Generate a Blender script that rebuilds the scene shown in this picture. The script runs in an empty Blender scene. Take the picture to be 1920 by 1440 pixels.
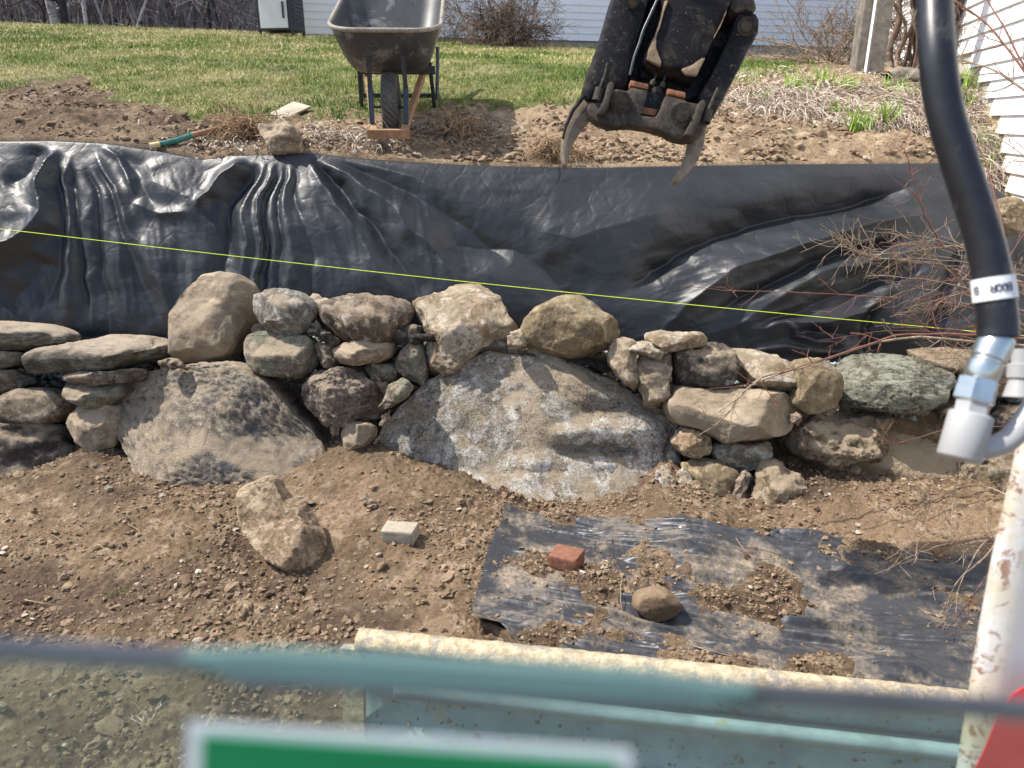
import bpy, bmesh, math, random
import numpy as np
from mathutils import Vector, Matrix
random.seed(7)
RNG = np.random.default_rng(7)
R = math.radians
scene = bpy.context.scene
COL = scene.collection

# ------------------------------------------------------------------ camera, light, exposure
CAM_H = 1.5
PITCH = R(19.5)
FPX = 1386.7
SP, CP = math.sin(PITCH), math.cos(PITCH)
cam_data = bpy.data.cameras.new('camera')
cam = bpy.data.objects.new('camera', cam_data)
COL.objects.link(cam)
cam.location = (0, 0, CAM_H)
cam.rotation_euler = (R(90) - PITCH, 0, 0)
cam_data.sensor_width = 36
cam_data.lens = 26.0
cam_data.clip_start = 0.02
cam_data.clip_end = 2000
cam_data.dof.use_dof = True
cam_data.dof.focus_distance = 3.4
cam_data.dof.aperture_fstop = 4.8
scene.camera = cam

SUN_DIR = Vector((-0.66, 0.08, 1.0)).normalized()      # towards the sun
world = bpy.data.worlds.new('World')
scene.world = world
world.use_nodes = True
wn = world.node_tree
sky = wn.nodes.new('ShaderNodeTexSky')
sky.sky_type = 'NISHITA'
sky.sun_disc = False
sky.sun_elevation = math.asin(SUN_DIR.z)
sky.sun_rotation = math.atan2(SUN_DIR.x, SUN_DIR.y)
sky.air_density = 1.0
sky.dust_density = 1.6
bg = wn.nodes['Background']
bg.inputs['Strength'].default_value = 0.15
wn.links.new(sky.outputs[0], bg.inputs['Color'])
sun_data = bpy.data.lights.new('sun', 'SUN')
sun_data.energy = 4.4
sun_data.angle = R(0.53)
sun_data.color = (1.0, 0.95, 0.87)
sun = bpy.data.objects.new('sun', sun_data)
COL.objects.link(sun)
sun.rotation_euler = SUN_DIR.to_track_quat('Z', 'Y').to_euler()
scene.view_settings.view_transform = 'Standard'
scene.view_settings.look = 'None'
scene.view_settings.gamma = 1
scene.view_settings.exposure = 0.68
scene.view_settings.use_curve_mapping = False
scene.cycles.use_denoising = True
scene.cycles.max_bounces = 6
scene.cycles.transparent_max_bounces = 12

# ------------------------------------------------------------------ pixel -> world helpers
def ray(x, y):
    u = (x - 960) / FPX
    v = (720 - y) / FPX
    return np.array([u, CP + v * SP, -SP + v * CP])
def PT(x, y, t):
    return np.array([0, 0, CAM_H]) + t * ray(x, y)
def PY(x, y, Y):
    d = ray(x, y)
    return np.array([0, 0, CAM_H]) + (Y / d[1]) * d
def PZ(x, y, z):
    d = ray(x, y)
    return np.array([0, 0, CAM_H]) + ((z - CAM_H) / d[2]) * d
def proj(p):
    p = np.asarray(p, float)
    X, Y, Z = p[..., 0], p[..., 1], p[..., 2] - CAM_H
    dep = np.maximum(Y * CP - Z * SP, 1e-3)
    up = Y * SP + Z * CP
    return 960 + FPX * X / dep, 720 - FPX * up / dep

# ------------------------------------------------------------------ numpy noise
def _hash(ix, iy, iz, s):
    h = (ix.astype(np.int64) * 374761393 + iy.astype(np.int64) * 668265263 + iz.astype(np.int64) * 2147483647 + s * 974634777) & 0xffffffff
    h = h.astype(np.uint64); M32 = np.uint64(0xffffffff)
    h = ((h ^ (h >> np.uint64(16))) * np.uint64(0x85ebca6b)) & M32
    h = ((h ^ (h >> np.uint64(13))) * np.uint64(0xc2b2ae35)) & M32
    h = h ^ (h >> np.uint64(16))
    return h.astype(np.int64)
def noise3(p, s=0):
    p = np.asarray(p, float)
    i = np.floor(p).astype(np.int64)
    f = p - i
    w = f * f * f * (f * (f * 6 - 15) + 10)
    out = 0
    for dx in (0, 1):
        wx = w[..., 0] if dx else 1 - w[..., 0]
        for dy in (0, 1):
            wy = w[..., 1] if dy else 1 - w[..., 1]
            for dz in (0, 1):
                wz = w[..., 2] if dz else 1 - w[..., 2]
                h = _hash(i[..., 0] + dx, i[..., 1] + dy, i[..., 2] + dz, s)
                gx = ((h & 1023) / 511.5 - 1)
                gy = (((h >> 10) & 1023) / 511.5 - 1)
                gz = (((h >> 20) & 1023) / 511.5 - 1)
                out = out + wx * wy * wz * (gx * (f[..., 0] - dx) + gy * (f[..., 1] - dy) + gz * (f[..., 2] - dz))
    return out * 1.5
def fbm(p, o=4, s=0, gain=0.5, ridge=False):
    a, r, n = 1.0, 0.0, 0.0
    p = np.asarray(p, float)
    p = np.stack([p[..., 0] * 0.80 + p[..., 1] * 0.55 + p[..., 2] * 0.23, -p[..., 0] * 0.57 + p[..., 1] * 0.81 - p[..., 2] * 0.12, p[..., 2] * 0.965 - p[..., 0] * 0.17 + p[..., 1] * 0.19], -1)
    for k in range(o):
        v = noise3(p * (2.03 ** k) + 17.3 * k, s + k)
        if ridge:
            v = 0.5 - 2 * np.abs(v)
        r = r + a * v
        n += a
        a *= gain
    return r / n
def n2(X, Y, scale, o=3, s=0, ridge=False, gain=0.5):
    return fbm(np.stack([X * scale, Y * scale, np.zeros_like(X) + 3.7], -1), o, s, gain, ridge)
def sstep(a, b, x):
    t = np.clip((x - a) / (b - a), 0, 1)
    return t * t * (3 - 2 * t)

# ------------------------------------------------------------------ object helpers
def mesh_np(name, V, Fq, mat, smooth=True, attrs=None):
    V = np.asarray(V, np.float32)
    Fq = np.asarray(Fq, np.int32)
    me = bpy.data.meshes.new(name)
    me.vertices.add(len(V))
    me.vertices.foreach_set('co', V.ravel())
    n, k = Fq.shape
    me.loops.add(n * k)
    me.loops.foreach_set('vertex_index', Fq.ravel())
    me.polygons.add(n)
    me.polygons.foreach_set('loop_start', np.arange(0, n * k, k, dtype=np.int32))
    me.polygons.foreach_set('loop_total', np.full(n, k, np.int32))
    me.update(calc_edges=True)
    me.polygons.foreach_set('use_smooth', np.full(n, smooth))
    if attrs:
        for an, av in attrs.items():
            a = me.attributes.new(an, 'FLOAT', 'POINT')
            a.data.foreach_set('value', np.asarray(av, np.float32).ravel())
    if mat: me.materials.append(mat)
    me.update()
    return me
def link(name, me, parent=None, loc=None, **kw):
    o = bpy.data.objects.new(name, me)
    COL.objects.link(o)
    if loc is not None: o.location = loc
    if parent is not None: o.parent = parent
    for k, v in kw.items():
        if v is not None: o[k] = v
    return o
def empty(name, loc, label, cat, group=None, rot=None):
    o = bpy.data.objects.new(name, None)
    COL.objects.link(o)
    o.location = loc
    o.empty_display_size = 0.05
    if rot: o.rotation_euler = rot
    o['label'] = label; o['category'] = cat
    if group: o['group'] = group
    return o
def grid_faces(nu, nv):
    i = np.arange((nu - 1) * (nv - 1))
    a = (i // (nv - 1)) * nv + i % (nv - 1)
    return np.stack([a, a + nv, a + nv + 1, a + 1], -1)
def tubes(paths, radii, sides=5):
    """paths: list of (n,3) arrays, radii: list of arrays -> V, F (quads)"""
    Vs, Fs, base = [], [], 0
    ang = np.arange(sides) * 2 * math.pi / sides
    ca, sa = np.cos(ang), np.sin(ang)
    for p, r in zip(paths, radii):
        p = np.asarray(p, float); n = len(p)
        r = np.broadcast_to(np.asarray(r, float), (n,))
        d = np.gradient(p, axis=0)
        d /= np.maximum(np.linalg.norm(d, axis=1, keepdims=True), 1e-9)
        ref = np.array([0.13, 0.31, 0.94]) if abs(d[:, 2]).mean() < 0.8 else np.array([0.9, 0.35, 0.1])
        a = np.cross(d, ref); a /= np.maximum(np.linalg.norm(a, axis=1, keepdims=True), 1e-9)
        b = np.cross(d, a)
        ring = p[:, None, :] + r[:, None, None] * (a[:, None, :] * ca[None, :, None] + b[:, None, :] * sa[None, :, None])
        Vs.append(ring.reshape(-1, 3))
        i = np.arange((n - 1) * sides)
        row, c = i // sides, i % sides
        c2 = (c + 1) % sides
        Fs.append(np.stack([row * sides + c, row * sides + c2, (row + 1) * sides + c2, (row + 1) * sides + c], -1) + base)
        base += n * sides
    return np.concatenate(Vs), np.concatenate(Fs)
def smooth_path(pts, n=12):
    """Catmull-Rom resample"""
    pts = np.asarray(pts, float)
    if len(pts) < 3:
        t = np.linspace(0, 1, n)[:, None]
        return pts[0] * (1 - t) + pts[-1] * t
    P = np.vstack([2 * pts[0] - pts[1], pts, 2 * pts[-1] - pts[-2]])
    m = len(pts) - 1
    out = []
    for q in np.linspace(0, m - 1e-6, n):
        i = int(q); t = q - i
        p0, p1, p2, p3 = P[i], P[i + 1], P[i + 2], P[i + 3]
        out.append(0.5 * ((2 * p1) + (-p0 + p2) * t + (2 * p0 - 5 * p1 + 4 * p2 - p3) * t * t + (-p0 + 3 * p1 - 3 * p2 + p3) * t ** 3))
    return np.array(out)
def tube_obj(name, paths, radii, mat, parent=None, sides=6, loc=None, **kw):
    V, F = tubes(paths, radii, sides)
    if loc is not None: V = V - np.asarray(loc)
    me = mesh_np(name, V, F, mat)
    if name in ('hose_fitting', 'hex_nut', 'hex_collar', 'pipe_clamp', 'label_band'): me.set_sharp_from_angle(angle=R(28))
    return link(name, me, parent, loc, **kw)
def bm_obj(name, bm, mat, parent=None, smooth=False, loc=None, **kw):
    me = bpy.data.meshes.new(name)
    bmesh.ops.recalc_face_normals(bm, faces=bm.faces)
    bm.to_mesh(me); bm.free()
    for p in me.polygons: p.use_smooth = smooth
    if smooth and hasattr(me, 'set_sharp_from_angle'):
        me.set_sharp_from_angle(angle=R(38))
    if mat: me.materials.append(mat)
    return link(name, me, parent, loc, **kw)
def bm_box(bm, c, s, M=None, bev=0.0):
    r = bmesh.ops.create_cube(bm, size=1)
    vs = r['verts']
    for v in vs:
        v.co = Vector((v.co.x * s[0] + c[0], v.co.y * s[1] + c[1], v.co.z * s[2] + c[2]))
        if M is not None: v.co = M @ v.co
    if bev > 0:
        es = list({e for v in vs for e in v.link_edges})
        bmesh.ops.bevel(bm, geom=es, offset=bev, segments=2, affect='EDGES', profile=0.5)
def bm_bar(bm, a, b, w, h, up=Vector((0, 0, 1)), bev=0.0):
    a, b = Vector(a), Vector(b)
    d = b - a
    y = d.normalized(); x = y.cross(up).normalized(); z = x.cross(y)
    M = Matrix((x, y, z)).transposed().to_4x4(); M.translation = (a + b) / 2
    bm_box(bm, (0, 0, 0), (w, d.length, h), M, bev)
def bm_cyl(bm, a, b, r1, r2=None, seg=20):
    a, b = Vector(a), Vector(b); r2 = r1 if r2 is None else r2
    d = b - a
    q = d.to_track_quat('Z', 'Y').to_matrix().to_4x4(); q.translation = (a + b) / 2
    bmesh.ops.create_cone(bm, cap_ends=True, segments=seg, radius1=r1, radius2=r2, depth=d.length, matrix=q)
CAMF = Vector((0, CP, -SP)); CAMU = Vector((0, SP, CP)); CAMR = Vector((1, 0, 0))
def plate(name, poly, t, depth, mat, parent=None, bev=0.003, hole=None, smooth=False, tf=None, **kw):
    """solid plate whose face outline is poly (pixels of the photo) at distance t and which is `depth` thick"""
    bm = bmesh.new()
    vs = [bm.verts.new(PT(x, y, t if tf is None else tf(x, y))) for x, y in poly]
    f = bm.faces.new(vs)
    r = bmesh.ops.extrude_face_region(bm, geom=[f])
    for g in r['geom']:
        if isinstance(g, bmesh.types.BMVert): g.co += CAMF * depth
    if bev > 0:
        bmesh.ops.recalc_face_normals(bm, faces=bm.faces)
        es = [e for e in bm.edges if len(e.link_faces) == 2 and e.calc_face_angle(0) > R(50)]
        bmesh.ops.bevel(bm, geom=es, offset=bev, segments=2, affect='EDGES', profile=0.5)
    bmesh.ops.triangulate(bm, faces=[f for f in bm.faces if len(f.verts) > 4])
    return bm_obj(name, bm, mat, parent, smooth, **kw)
def Z(pts, ox, oy, s):
    return [(ox + a / s, oy + b / s) for a, b in pts]

# ------------------------------------------------------------------ materials
class NT:
    def __init__(self, name):
        self.m = bpy.data.materials.new(name); self.m.use_nodes = True
        self.t = self.m.node_tree; self.n = self.t.nodes
        self.b = self.n['Principled BSDF']
        self.tc = self.n.new('ShaderNodeTexCoord')
    def co(self, kind='Object', scale=(1, 1, 1), off=0.0):
        mp = self.n.new('ShaderNodeMapping')
        mp.inputs['Scale'].default_value = scale
        mp.inputs['Location'].default_value = (off, off * 0.7, off * 1.3)
        self.t.links.new(self.tc.outputs[kind], mp.inputs[0])
        return mp.outputs[0]
    def L(self, a, b): self.t.links.new(a, b)
    def noise(self, co, scale, detail=5, rough=0.6, dist=0.0, out=0):
        x = self.n.new('ShaderNodeTexNoise')
        x.inputs['Scale'].default_value = scale; x.inputs['Detail'].default_value = detail
        x.inputs['Roughness'].default_value = rough; x.inputs['Distortion'].default_value = dist
        self.L(co, x.inputs['Vector'])
        return x.outputs[out]
    def voro(self, co, scale, feature='F1', out='Distance'):
        x = self.n.new('ShaderNodeTexVoronoi'); x.feature = feature
        x.inputs['Scale'].default_value = scale
        self.L(co, x.inputs['Vector'])
        return x.outputs[out]
    def ramp(self, fac, lo, hi, a=0.0, b=1.0):
        x = self.n.new('ShaderNodeMapRange'); x.interpolation_type = 'SMOOTHSTEP'
        x.inputs[1].default_value = lo; x.inputs[2].default_value = hi
        x.inputs[3].default_value = a; x.inputs[4].default_value = b
        self.L(fac, x.inputs[0])
        return x.outputs[0]
    def mix(self, fac, a, b, mode='MIX'):
        x = self.n.new('ShaderNodeMix'); x.data_type = 'RGBA'; x.blend_type = mode
        for v, i in ((fac, 0), (a, 6), (b, 7)):
            if isinstance(v, (int, float)): x.inputs[i].default_value = v
            elif isinstance(v, tuple): x.inputs[i].default_value = (*v[:3], 1)
            else: self.L(v, x.inputs[i])
        return x.outputs[2]
    def math(self, op, a, b=0.0):
        x = self.n.new('ShaderNodeMath'); x.operation = op
        for v, i in ((a, 0), (b, 1)):
            if isinstance(v, (int, float)): x.inputs[i].default_value = v
            else: self.L(v, x.inputs[i])
        return x.outputs[0]
    def attr(self, name):
        x = self.n.new('ShaderNodeAttribute'); x.attribute_name = name
        return x.outputs['Fac']
    def up(self):
        g = self.n.new('ShaderNodeNewGeometry'); s = self.n.new('ShaderNodeSeparateXYZ')
        self.L(g.outputs['Normal'], s.inputs[0])
        return s.outputs['Z']
    def bump(self, h, strength=0.5, dist=0.01, prev=None):
        x = self.n.new('ShaderNodeBump')
        x.inputs['Strength'].default_value = strength; x.inputs['Distance'].default_value = dist
        self.L(h, x.inputs['Height'])
        if prev is not None: self.L(prev, x.inputs['Normal'])
        return x.outputs[0]
    def fin(self, col=None, rough=0.9, nrm=None, spec=0.3, metal=0.0):
        if col is not None:
            if isinstance(col, tuple): self.b.inputs['Base Color'].default_value = (*col, 1)
            else: self.L(col, self.b.inputs['Base Color'])
        if isinstance(rough, (int, float)): self.b.inputs['Roughness'].default_value = rough
        else: self.L(rough, self.b.inputs['Roughness'])
        self.b.inputs['Specular IOR Level'].default_value = spec
        self.b.inputs['Metallic'].default_value = metal
        if nrm is not None: self.L(nrm, self.b.inputs['Normal'])
        return self.m

DUST_SUNLIT = (0.40, 0.315, 0.22)  # dusty tan, brightened to stand in for sunlight on stone tops
def mat_rock(name, base, dark, light, off=0.0, lich=None, lichth=0.55, dust_sunlit=0.5, speck=0.5, rough=0.88, bstr=0.6, light_th=0.56, strata=0.0, sc=1.0, dust_sunlit_col=DUST_SUNLIT):
    k = NT(name)
    co = k.co('Object', (1, 1, 1 + strata * 3), off)
    low = k.noise(co, 5 * sc, 4, 0.55, 0.6)
    mid = k.noise(co, 21 * sc, 8, 0.74, 0.5)
    hi = k.noise(co, 110, 7, 0.8)
    c = k.mix(k.ramp(low, 0.38, 0.62), base, dark)
    c = k.mix(k.ramp(mid, light_th - 0.06, light_th + 0.08), c, light)
    c = k.mix(k.ramp(k.noise(co, 48 * sc, 6, 0.78, 0.0), 0.56, 0.66, 0.0, 0.7), c, tuple(x * 0.7 for x in dark))
    pit = k.ramp(k.voro(co, 55), 0.05, 0.28, 1.0, 0.0)
    pit = k.math('MULTIPLY', pit, k.ramp(k.noise(co, 12, 3), 0.45, 0.6))
    rel = k.attr('relief')
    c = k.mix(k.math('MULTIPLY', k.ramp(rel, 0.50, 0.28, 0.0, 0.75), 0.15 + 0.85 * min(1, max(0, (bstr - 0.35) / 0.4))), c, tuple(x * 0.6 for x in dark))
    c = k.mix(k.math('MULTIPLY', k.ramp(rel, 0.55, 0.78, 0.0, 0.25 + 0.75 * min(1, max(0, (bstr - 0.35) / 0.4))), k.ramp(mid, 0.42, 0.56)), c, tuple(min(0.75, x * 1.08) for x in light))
    if lich is not None:
        lm = k.noise(k.co('Object', (1, 1, 1), off + 9), 9 * sc, 7, 0.72, 0.3)
        c = k.mix(k.ramp(lm, lichth, lichth + 0.07, 0.0, 0.85), c, lich)
    cn = k.noise(k.co('Object', (1, 1, 1), off + 21), 4.5 * sc, 5, 0.62, 0.8)
    crk = k.ramp(k.math('ABSOLUTE', k.math('SUBTRACT', cn, 0.5)), 0.0, 0.010, 1, 0)
    crk = k.math('MULTIPLY', crk, k.ramp(k.noise(co, 8, 3), 0.48, 0.58))
    c = k.mix(k.math('MULTIPLY', crk, 0.6 if bstr > 0.4 else 0.15), c, tuple(x * 0.35 for x in dark))
    grain = k.ramp(hi, 0.28, 0.72, 1 - speck * 0.7, 1 + speck * 0.6)
    g = k.n.new('ShaderNodeCombineXYZ')
    for i in range(3): k.L(grain, g.inputs[i])
    c = k.mix(1.0, c, g.outputs[0], 'MULTIPLY')
    if dust_sunlit > 0:
        dm = k.math('MULTIPLY', k.ramp(k.up(), 0.35, 0.75), k.ramp(k.noise(co, 7, 5, 0.7), 0.52 - 0.3 * dust_sunlit, 0.62 - 0.1 * dust_sunlit, 0.0, 0.9))  # dusty upward faces, with sunlit paleness painted into the same colour
        c = k.mix(dm, c, dust_sunlit_col)
    h = k.math('ADD', k.math('MULTIPLY', mid, 0.9), k.math('MULTIPLY', hi, 0.45))
    v = k.math('ADD', h, k.math('MULTIPLY', k.noise(co, 260, 3, 0.7), 0.15))
    v = k.math('SUBTRACT', v, k.math('MULTIPLY', crk, 0.35))
    v = k.math('SUBTRACT', v, k.math('MULTIPLY', pit, 0.10))
    nm = k.bump(v, min(1.0, bstr * 1.5), 0.022)
    return k.fin(c, rough, nm, 0.25)

M = {}
M['tan'] = mat_rock('rock_tan', (0.33, 0.26, 0.18), (0.22, 0.165, 0.11), (0.43, 0.36, 0.27), 1, dust_sunlit=0.5, speck=0.35, bstr=0.45)
M['brown'] = mat_rock('rock_brown', (0.27, 0.20, 0.135), (0.15, 0.11, 0.078), (0.42, 0.36, 0.28), 4, dust_sunlit=0.55, speck=0.5)
M['smooth'] = mat_rock('rock_smooth_brown', (0.30, 0.24, 0.17), (0.235, 0.18, 0.12), (0.37, 0.31, 0.235), 7, dust_sunlit=0.2, speck=0.25, bstr=0.25, light_th=0.62)
M['grey'] = mat_rock('rock_grey', (0.30, 0.28, 0.235), (0.17, 0.155, 0.125), (0.48, 0.46, 0.41), 11, lich=(0.13, 0.13, 0.09), lichth=0.58, dust_sunlit=0.35, speck=0.6)
M['lichen'] = mat_rock('rock_lichen', (0.28, 0.235, 0.17), (0.17, 0.14, 0.10), (0.42, 0.37, 0.29), 15, lich=(0.21, 0.215, 0.15), lichth=0.50, dust_sunlit=0.4, speck=0.6)
M['dark'] = mat_rock('rock_dark', (0.13, 0.105, 0.085), (0.06, 0.05, 0.042), (0.24, 0.215, 0.18), 19, dust_sunlit=0.35, speck=0.6)
M['slab'] = mat_rock('rock_slab', (0.21, 0.19, 0.15), (0.11, 0.10, 0.08), (0.36, 0.33, 0.27), 23, lich=(0.25, 0.28, 0.20), lichth=0.56, dust_sunlit=0.8, speck=0.5, strata=1.0, dust_sunlit_col=(0.47, 0.38, 0.28))  # slab tops paler still: painted sunlight over the dusty tan
M['green'] = mat_rock('rock_green_schist', (0.27, 0.265, 0.20), (0.15, 0.14, 0.10), (0.36, 0.36, 0.29), 27, lich=(0.36, 0.38, 0.30), lichth=0.50, dust_sunlit=0.0, speck=0.6, strata=1.5, bstr=0.9)
M['pink'] = mat_rock('rock_pinkish', (0.27, 0.21, 0.16), (0.16, 0.125, 0.10), (0.38, 0.30, 0.24), 31, dust_sunlit=0.4, speck=0.4)
M['pale'] = mat_rock('rock_pale', (0.44, 0.36, 0.26), (0.31, 0.225, 0.14), (0.55, 0.49, 0.40), 35, lich=(0.20, 0.21, 0.15), lichth=0.64, dust_sunlit=0.1, speck=0.4, bstr=0.6)
M['gold'] = mat_rock('rock_golden', (0.27, 0.21, 0.125), (0.17, 0.125, 0.075), (0.36, 0.29, 0.18), 39, lich=(0.20, 0.19, 0.17), lichth=0.58, dust_sunlit=0.0, speck=0.5, bstr=0.35)
M['granite'] = mat_rock('rock_granite', (0.40, 0.345, 0.27), (0.26, 0.215, 0.165), (0.66, 0.62, 0.55), 43, dust_sunlit=0.35, speck=1.1, light_th=0.45, bstr=1.0, lich=(0.36, 0.28, 0.19), lichth=0.51, sc=0.8)
M['granite2'] = mat_rock('rock_granite_muddy', (0.35, 0.275, 0.19), (0.21, 0.185, 0.155), (0.46, 0.40, 0.31), 47, dust_sunlit=0.9, speck=0.8, bstr=1.0, lich=(0.105, 0.11, 0.12), lichth=0.55, sc=0.8)
M['muddy'] = mat_rock('rock_muddy', (0.33, 0.25, 0.165), (0.20, 0.15, 0.10), (0.43, 0.355, 0.26), 51, dust_sunlit=0.9, speck=0.6, bstr=1.0)
M['dampmud'] = mat_rock('rock_damp', (0.155, 0.12, 0.095), (0.08, 0.065, 0.055), (0.24, 0.20, 0.17), 55, dust_sunlit=0.4, speck=0.7, bstr=1.0)
M['cobble'] = mat_rock('rock_cobble', (0.22, 0.155, 0.095), (0.16, 0.11, 0.07), (0.27, 0.20, 0.13), 71, dust_sunlit=0.0, speck=0.4, bstr=0.3, light_th=0.6)
M['wood_rock'] = mat_rock('rock_layered', (0.30, 0.215, 0.14), (0.17, 0.12, 0.08), (0.42, 0.33, 0.24), 59, dust_sunlit=0.3, speck=0.4, strata=3.0)
M['rust_rock'] = mat_rock('rock_rusty', (0.50, 0.37, 0.24), (0.36, 0.25, 0.155), (0.58, 0.46, 0.32), 63, lich=(0.45, 0.23, 0.12), lichth=0.62, dust_sunlit=0.0, speck=0.45, bstr=0.7)

def mat_dirt(name, a, b, c, pebble=0.5, green=None, dark=None):
    k = NT(name)
    co = k.co('Object')
    low = k.noise(co, 1.6, 4, 0.55, 0.5)
    mid = k.noise(co, 11, 7, 0.68, 0.3)
    hi = k.noise(co, 70, 6, 0.72)
    col = k.mix(k.ramp(low, 0.38, 0.62), a, b)
    col = k.mix(k.ramp(mid, 0.50, 0.66), col, c)
    col = k.mix(k.ramp(k.noise(co, 28, 4, 0.7), 0.56, 0.66, 0, 0.7), col, b)
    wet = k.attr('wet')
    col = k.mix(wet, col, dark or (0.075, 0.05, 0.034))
    g = k.ramp(hi, 0.25, 0.75, 0.68, 1.34)
    gg = k.n.new('ShaderNodeCombineXYZ')
    for i in range(3): k.L(g, gg.inputs[i])
    col = k.mix(1.0, col, gg.outputs[0], 'MULTIPLY')
    sp = k.voro(co, 42)
    spn = k.noise(co, 30, 2, 0.5)
    pm = k.math('MULTIPLY', k.ramp(sp, 0.10, 0.16, 1, 0), k.ramp(spn, 0.58, 0.62))
    col = k.mix(k.math('MULTIPLY', pm, pebble), col, (0.46, 0.41, 0.34))
    h = k.math('ADD', k.math('MULTIPLY', mid, 1.0), k.math('MULTIPLY', hi, 0.5))
    n1 = k.bump(h, 0.9, 0.022)
    n1 = k.bump(k.noise(co, 190, 4, 0.75), 0.6, 0.004, n1)
    return k.fin(col, 0.95, n1, 0.2)
M['dirt'] = mat_dirt('soil_brown', (0.235, 0.162, 0.10), (0.14, 0.094, 0.057), (0.34, 0.255, 0.17))
M['dirt_up'] = mat_dirt('soil_upper', (0.29, 0.21, 0.135), (0.19, 0.13, 0.082), (0.38, 0.29, 0.195))
def mat_clod(name, a, b, c):
    k = NT(name)
    t = k.attr('tint')
    co = k.co('Object')
    col = k.mix(k.ramp(t, 0.0, 0.6), a, b)
    col = k.mix(k.ramp(t, 0.955, 0.99), col, c)
    col = k.mix(k.ramp(k.noise(co, 60, 4, 0.7), 0.45, 0.65, 0, 0.5), col, a)
    return k.fin(col, 0.95, k.bump(k.noise(co, 150, 4, 0.75), 0.7, 0.006), 0.2)
M['clod'] = mat_clod('soil_clods', (0.14, 0.096, 0.06), (0.285, 0.205, 0.135), (0.50, 0.44, 0.36))
M['clod_up'] = mat_clod('upper_clods', (0.19, 0.13, 0.083), (0.33, 0.245, 0.165), (0.45, 0.38, 0.29))
M['gravel'] = mat_clod('crushed_gravel', (0.20, 0.205, 0.215), (0.42, 0.43, 0.44), (0.62, 0.62, 0.61))

def simple(name, col, rough=0.6, spec=0.4, metal=0.0, var=0.25, sc=30, bstr=0.1, bd=0.002, col2=None, th=0.6):
    k = NT(name)
    co = k.co('Object')
    n = k.noise(co, sc, 6, 0.7)
    c = k.mix(k.ramp(n, 0.3, 0.7, 0, 1), tuple(x * (1 - var) for x in col), tuple(min(1, x * (1 + var)) for x in col))
    if col2 is not None:
        c = k.mix(k.ramp(k.noise(co, sc * 0.5, 7, 0.75, 0.5), th - 0.03, th + 0.05), c, col2)
    return k.fin(c, rough, k.bump(n, bstr, bd), spec, metal)
MUD = (0.27, 0.20, 0.135)
k = NT('black_painted_steel')
co = k.co('Object')
c = k.mix(k.ramp(k.noise(co, 9, 7, 0.75, 0.6), 0.50, 0.68, 0, 0.75), (0.009, 0.009, 0.010), (0.085, 0.070, 0.052))
st_ = k.noise(k.co('Object', (6, 6, 1)), 30, 4, 0.7)
c = k.mix(k.ramp(st_, 0.60, 0.72, 0, 0.5), c, (0.16, 0.13, 0.10))
c = k.mix(k.ramp(k.noise(co, 120, 3, 0.6), 0.66, 0.72, 0, 0.8), c, (0.28, 0.23, 0.17))
M['black_metal'] = k.fin(c, k.ramp(k.noise(co, 20, 5, 0.7), 0.4, 0.6, 0.42, 0.8), k.bump(k.noise(co, 60, 5, 0.7), 0.3, 0.003), 0.18)
M['mud_metal'] = simple('muddy_steel', (0.066, 0.054, 0.041), 0.75, 0.3, 0.1, 0.5, 30, 0.7, 0.005, (0.03, 0.027, 0.025), 0.54)
M['tine'] = simple('worn_tine_steel', (0.20, 0.16, 0.115), 0.6, 0.4, 0.25, 0.3, 40, 0.3, 0.003, (0.13, 0.10, 0.075), 0.62)
M['mudcake'] = simple('caked_mud', MUD, 0.95, 0.1, 0, 0.3, 60, 0.8, 0.006)
M['orange'] = simple('orange_rust_block', (0.28, 0.12, 0.06), 0.7, 0.3, 0, 0.3, 40, 0.3)
M['chrome'] = simple('zinc_fitting', (0.55, 0.58, 0.57), 0.28, 0.5, 0.9, 0.15, 30, 0.1)
M['white_paint'] = simple('white_machine_paint', (0.36, 0.36, 0.355), 0.35, 0.5, 0, 0.04, 8, 0.03)
M['rubber'] = simple('hose_rubber', (0.011, 0.012, 0.016), 0.38, 0.5, 0, 0.3, 35, 0.12, 0.002, (0.045, 0.043, 0.04), 0.60)
M['tyre'] = simple('tyre_rubber', (0.085, 0.08, 0.075), 0.85, 0.3, 0, 0.3, 60, 0.3, 0.002, (0.13, 0.11, 0.09), 0.58)
M['tray'] = simple('grey_plastic_tray', (0.050, 0.052, 0.055), 0.42, 0.45, 0, 0.25, 9, 0.1, 0.002, (0.17, 0.165, 0.155), 0.56)
M['tray_rim'] = simple('muddy_rim', (0.26, 0.23, 0.19), 0.8, 0.3, 0, 0.3, 20, 0.3, 0.003, (0.12, 0.11, 0.10), 0.6)
M['steel_blue'] = simple('dark_steel', (0.035, 0.042, 0.052), 0.35, 0.5, 0.2, 0.2, 30, 0.05)
M['wood'] = simple('barrow_wood', (0.30, 0.175, 0.10), 0.75, 0.3, 0, 0.3, 18, 0.3, 0.003, (0.15, 0.10, 0.07), 0.6)
M['ply'] = simple('pale_board', (0.50, 0.44, 0.33), 0.8, 0.3, 0, 0.12, 15, 0.1)
M['greypost'] = simple('weathered_timber', (0.20, 0.175, 0.145), 0.85, 0.2, 0, 0.35, 14, 0.5, 0.004, (0.15, 0.13, 0.11), 0.58)
M['teal'] = simple('teal_fibreglass', (0.03, 0.16, 0.14), 0.4, 0.5)
M['siding'] = simple('white_siding', (0.86, 0.86, 0.86), 0.55, 0.35, 0, 0.03, 4, 0.05)
M['concrete'] = simple('foundation', (0.40, 0.39, 0.36), 0.9, 0.2, 0, 0.15, 8, 0.3)
M['yellowwood'] = simple('pale_sill_wood', (0.55, 0.47, 0.27), 0.8, 0.2, 0, 0.15, 8, 0.2)
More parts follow.
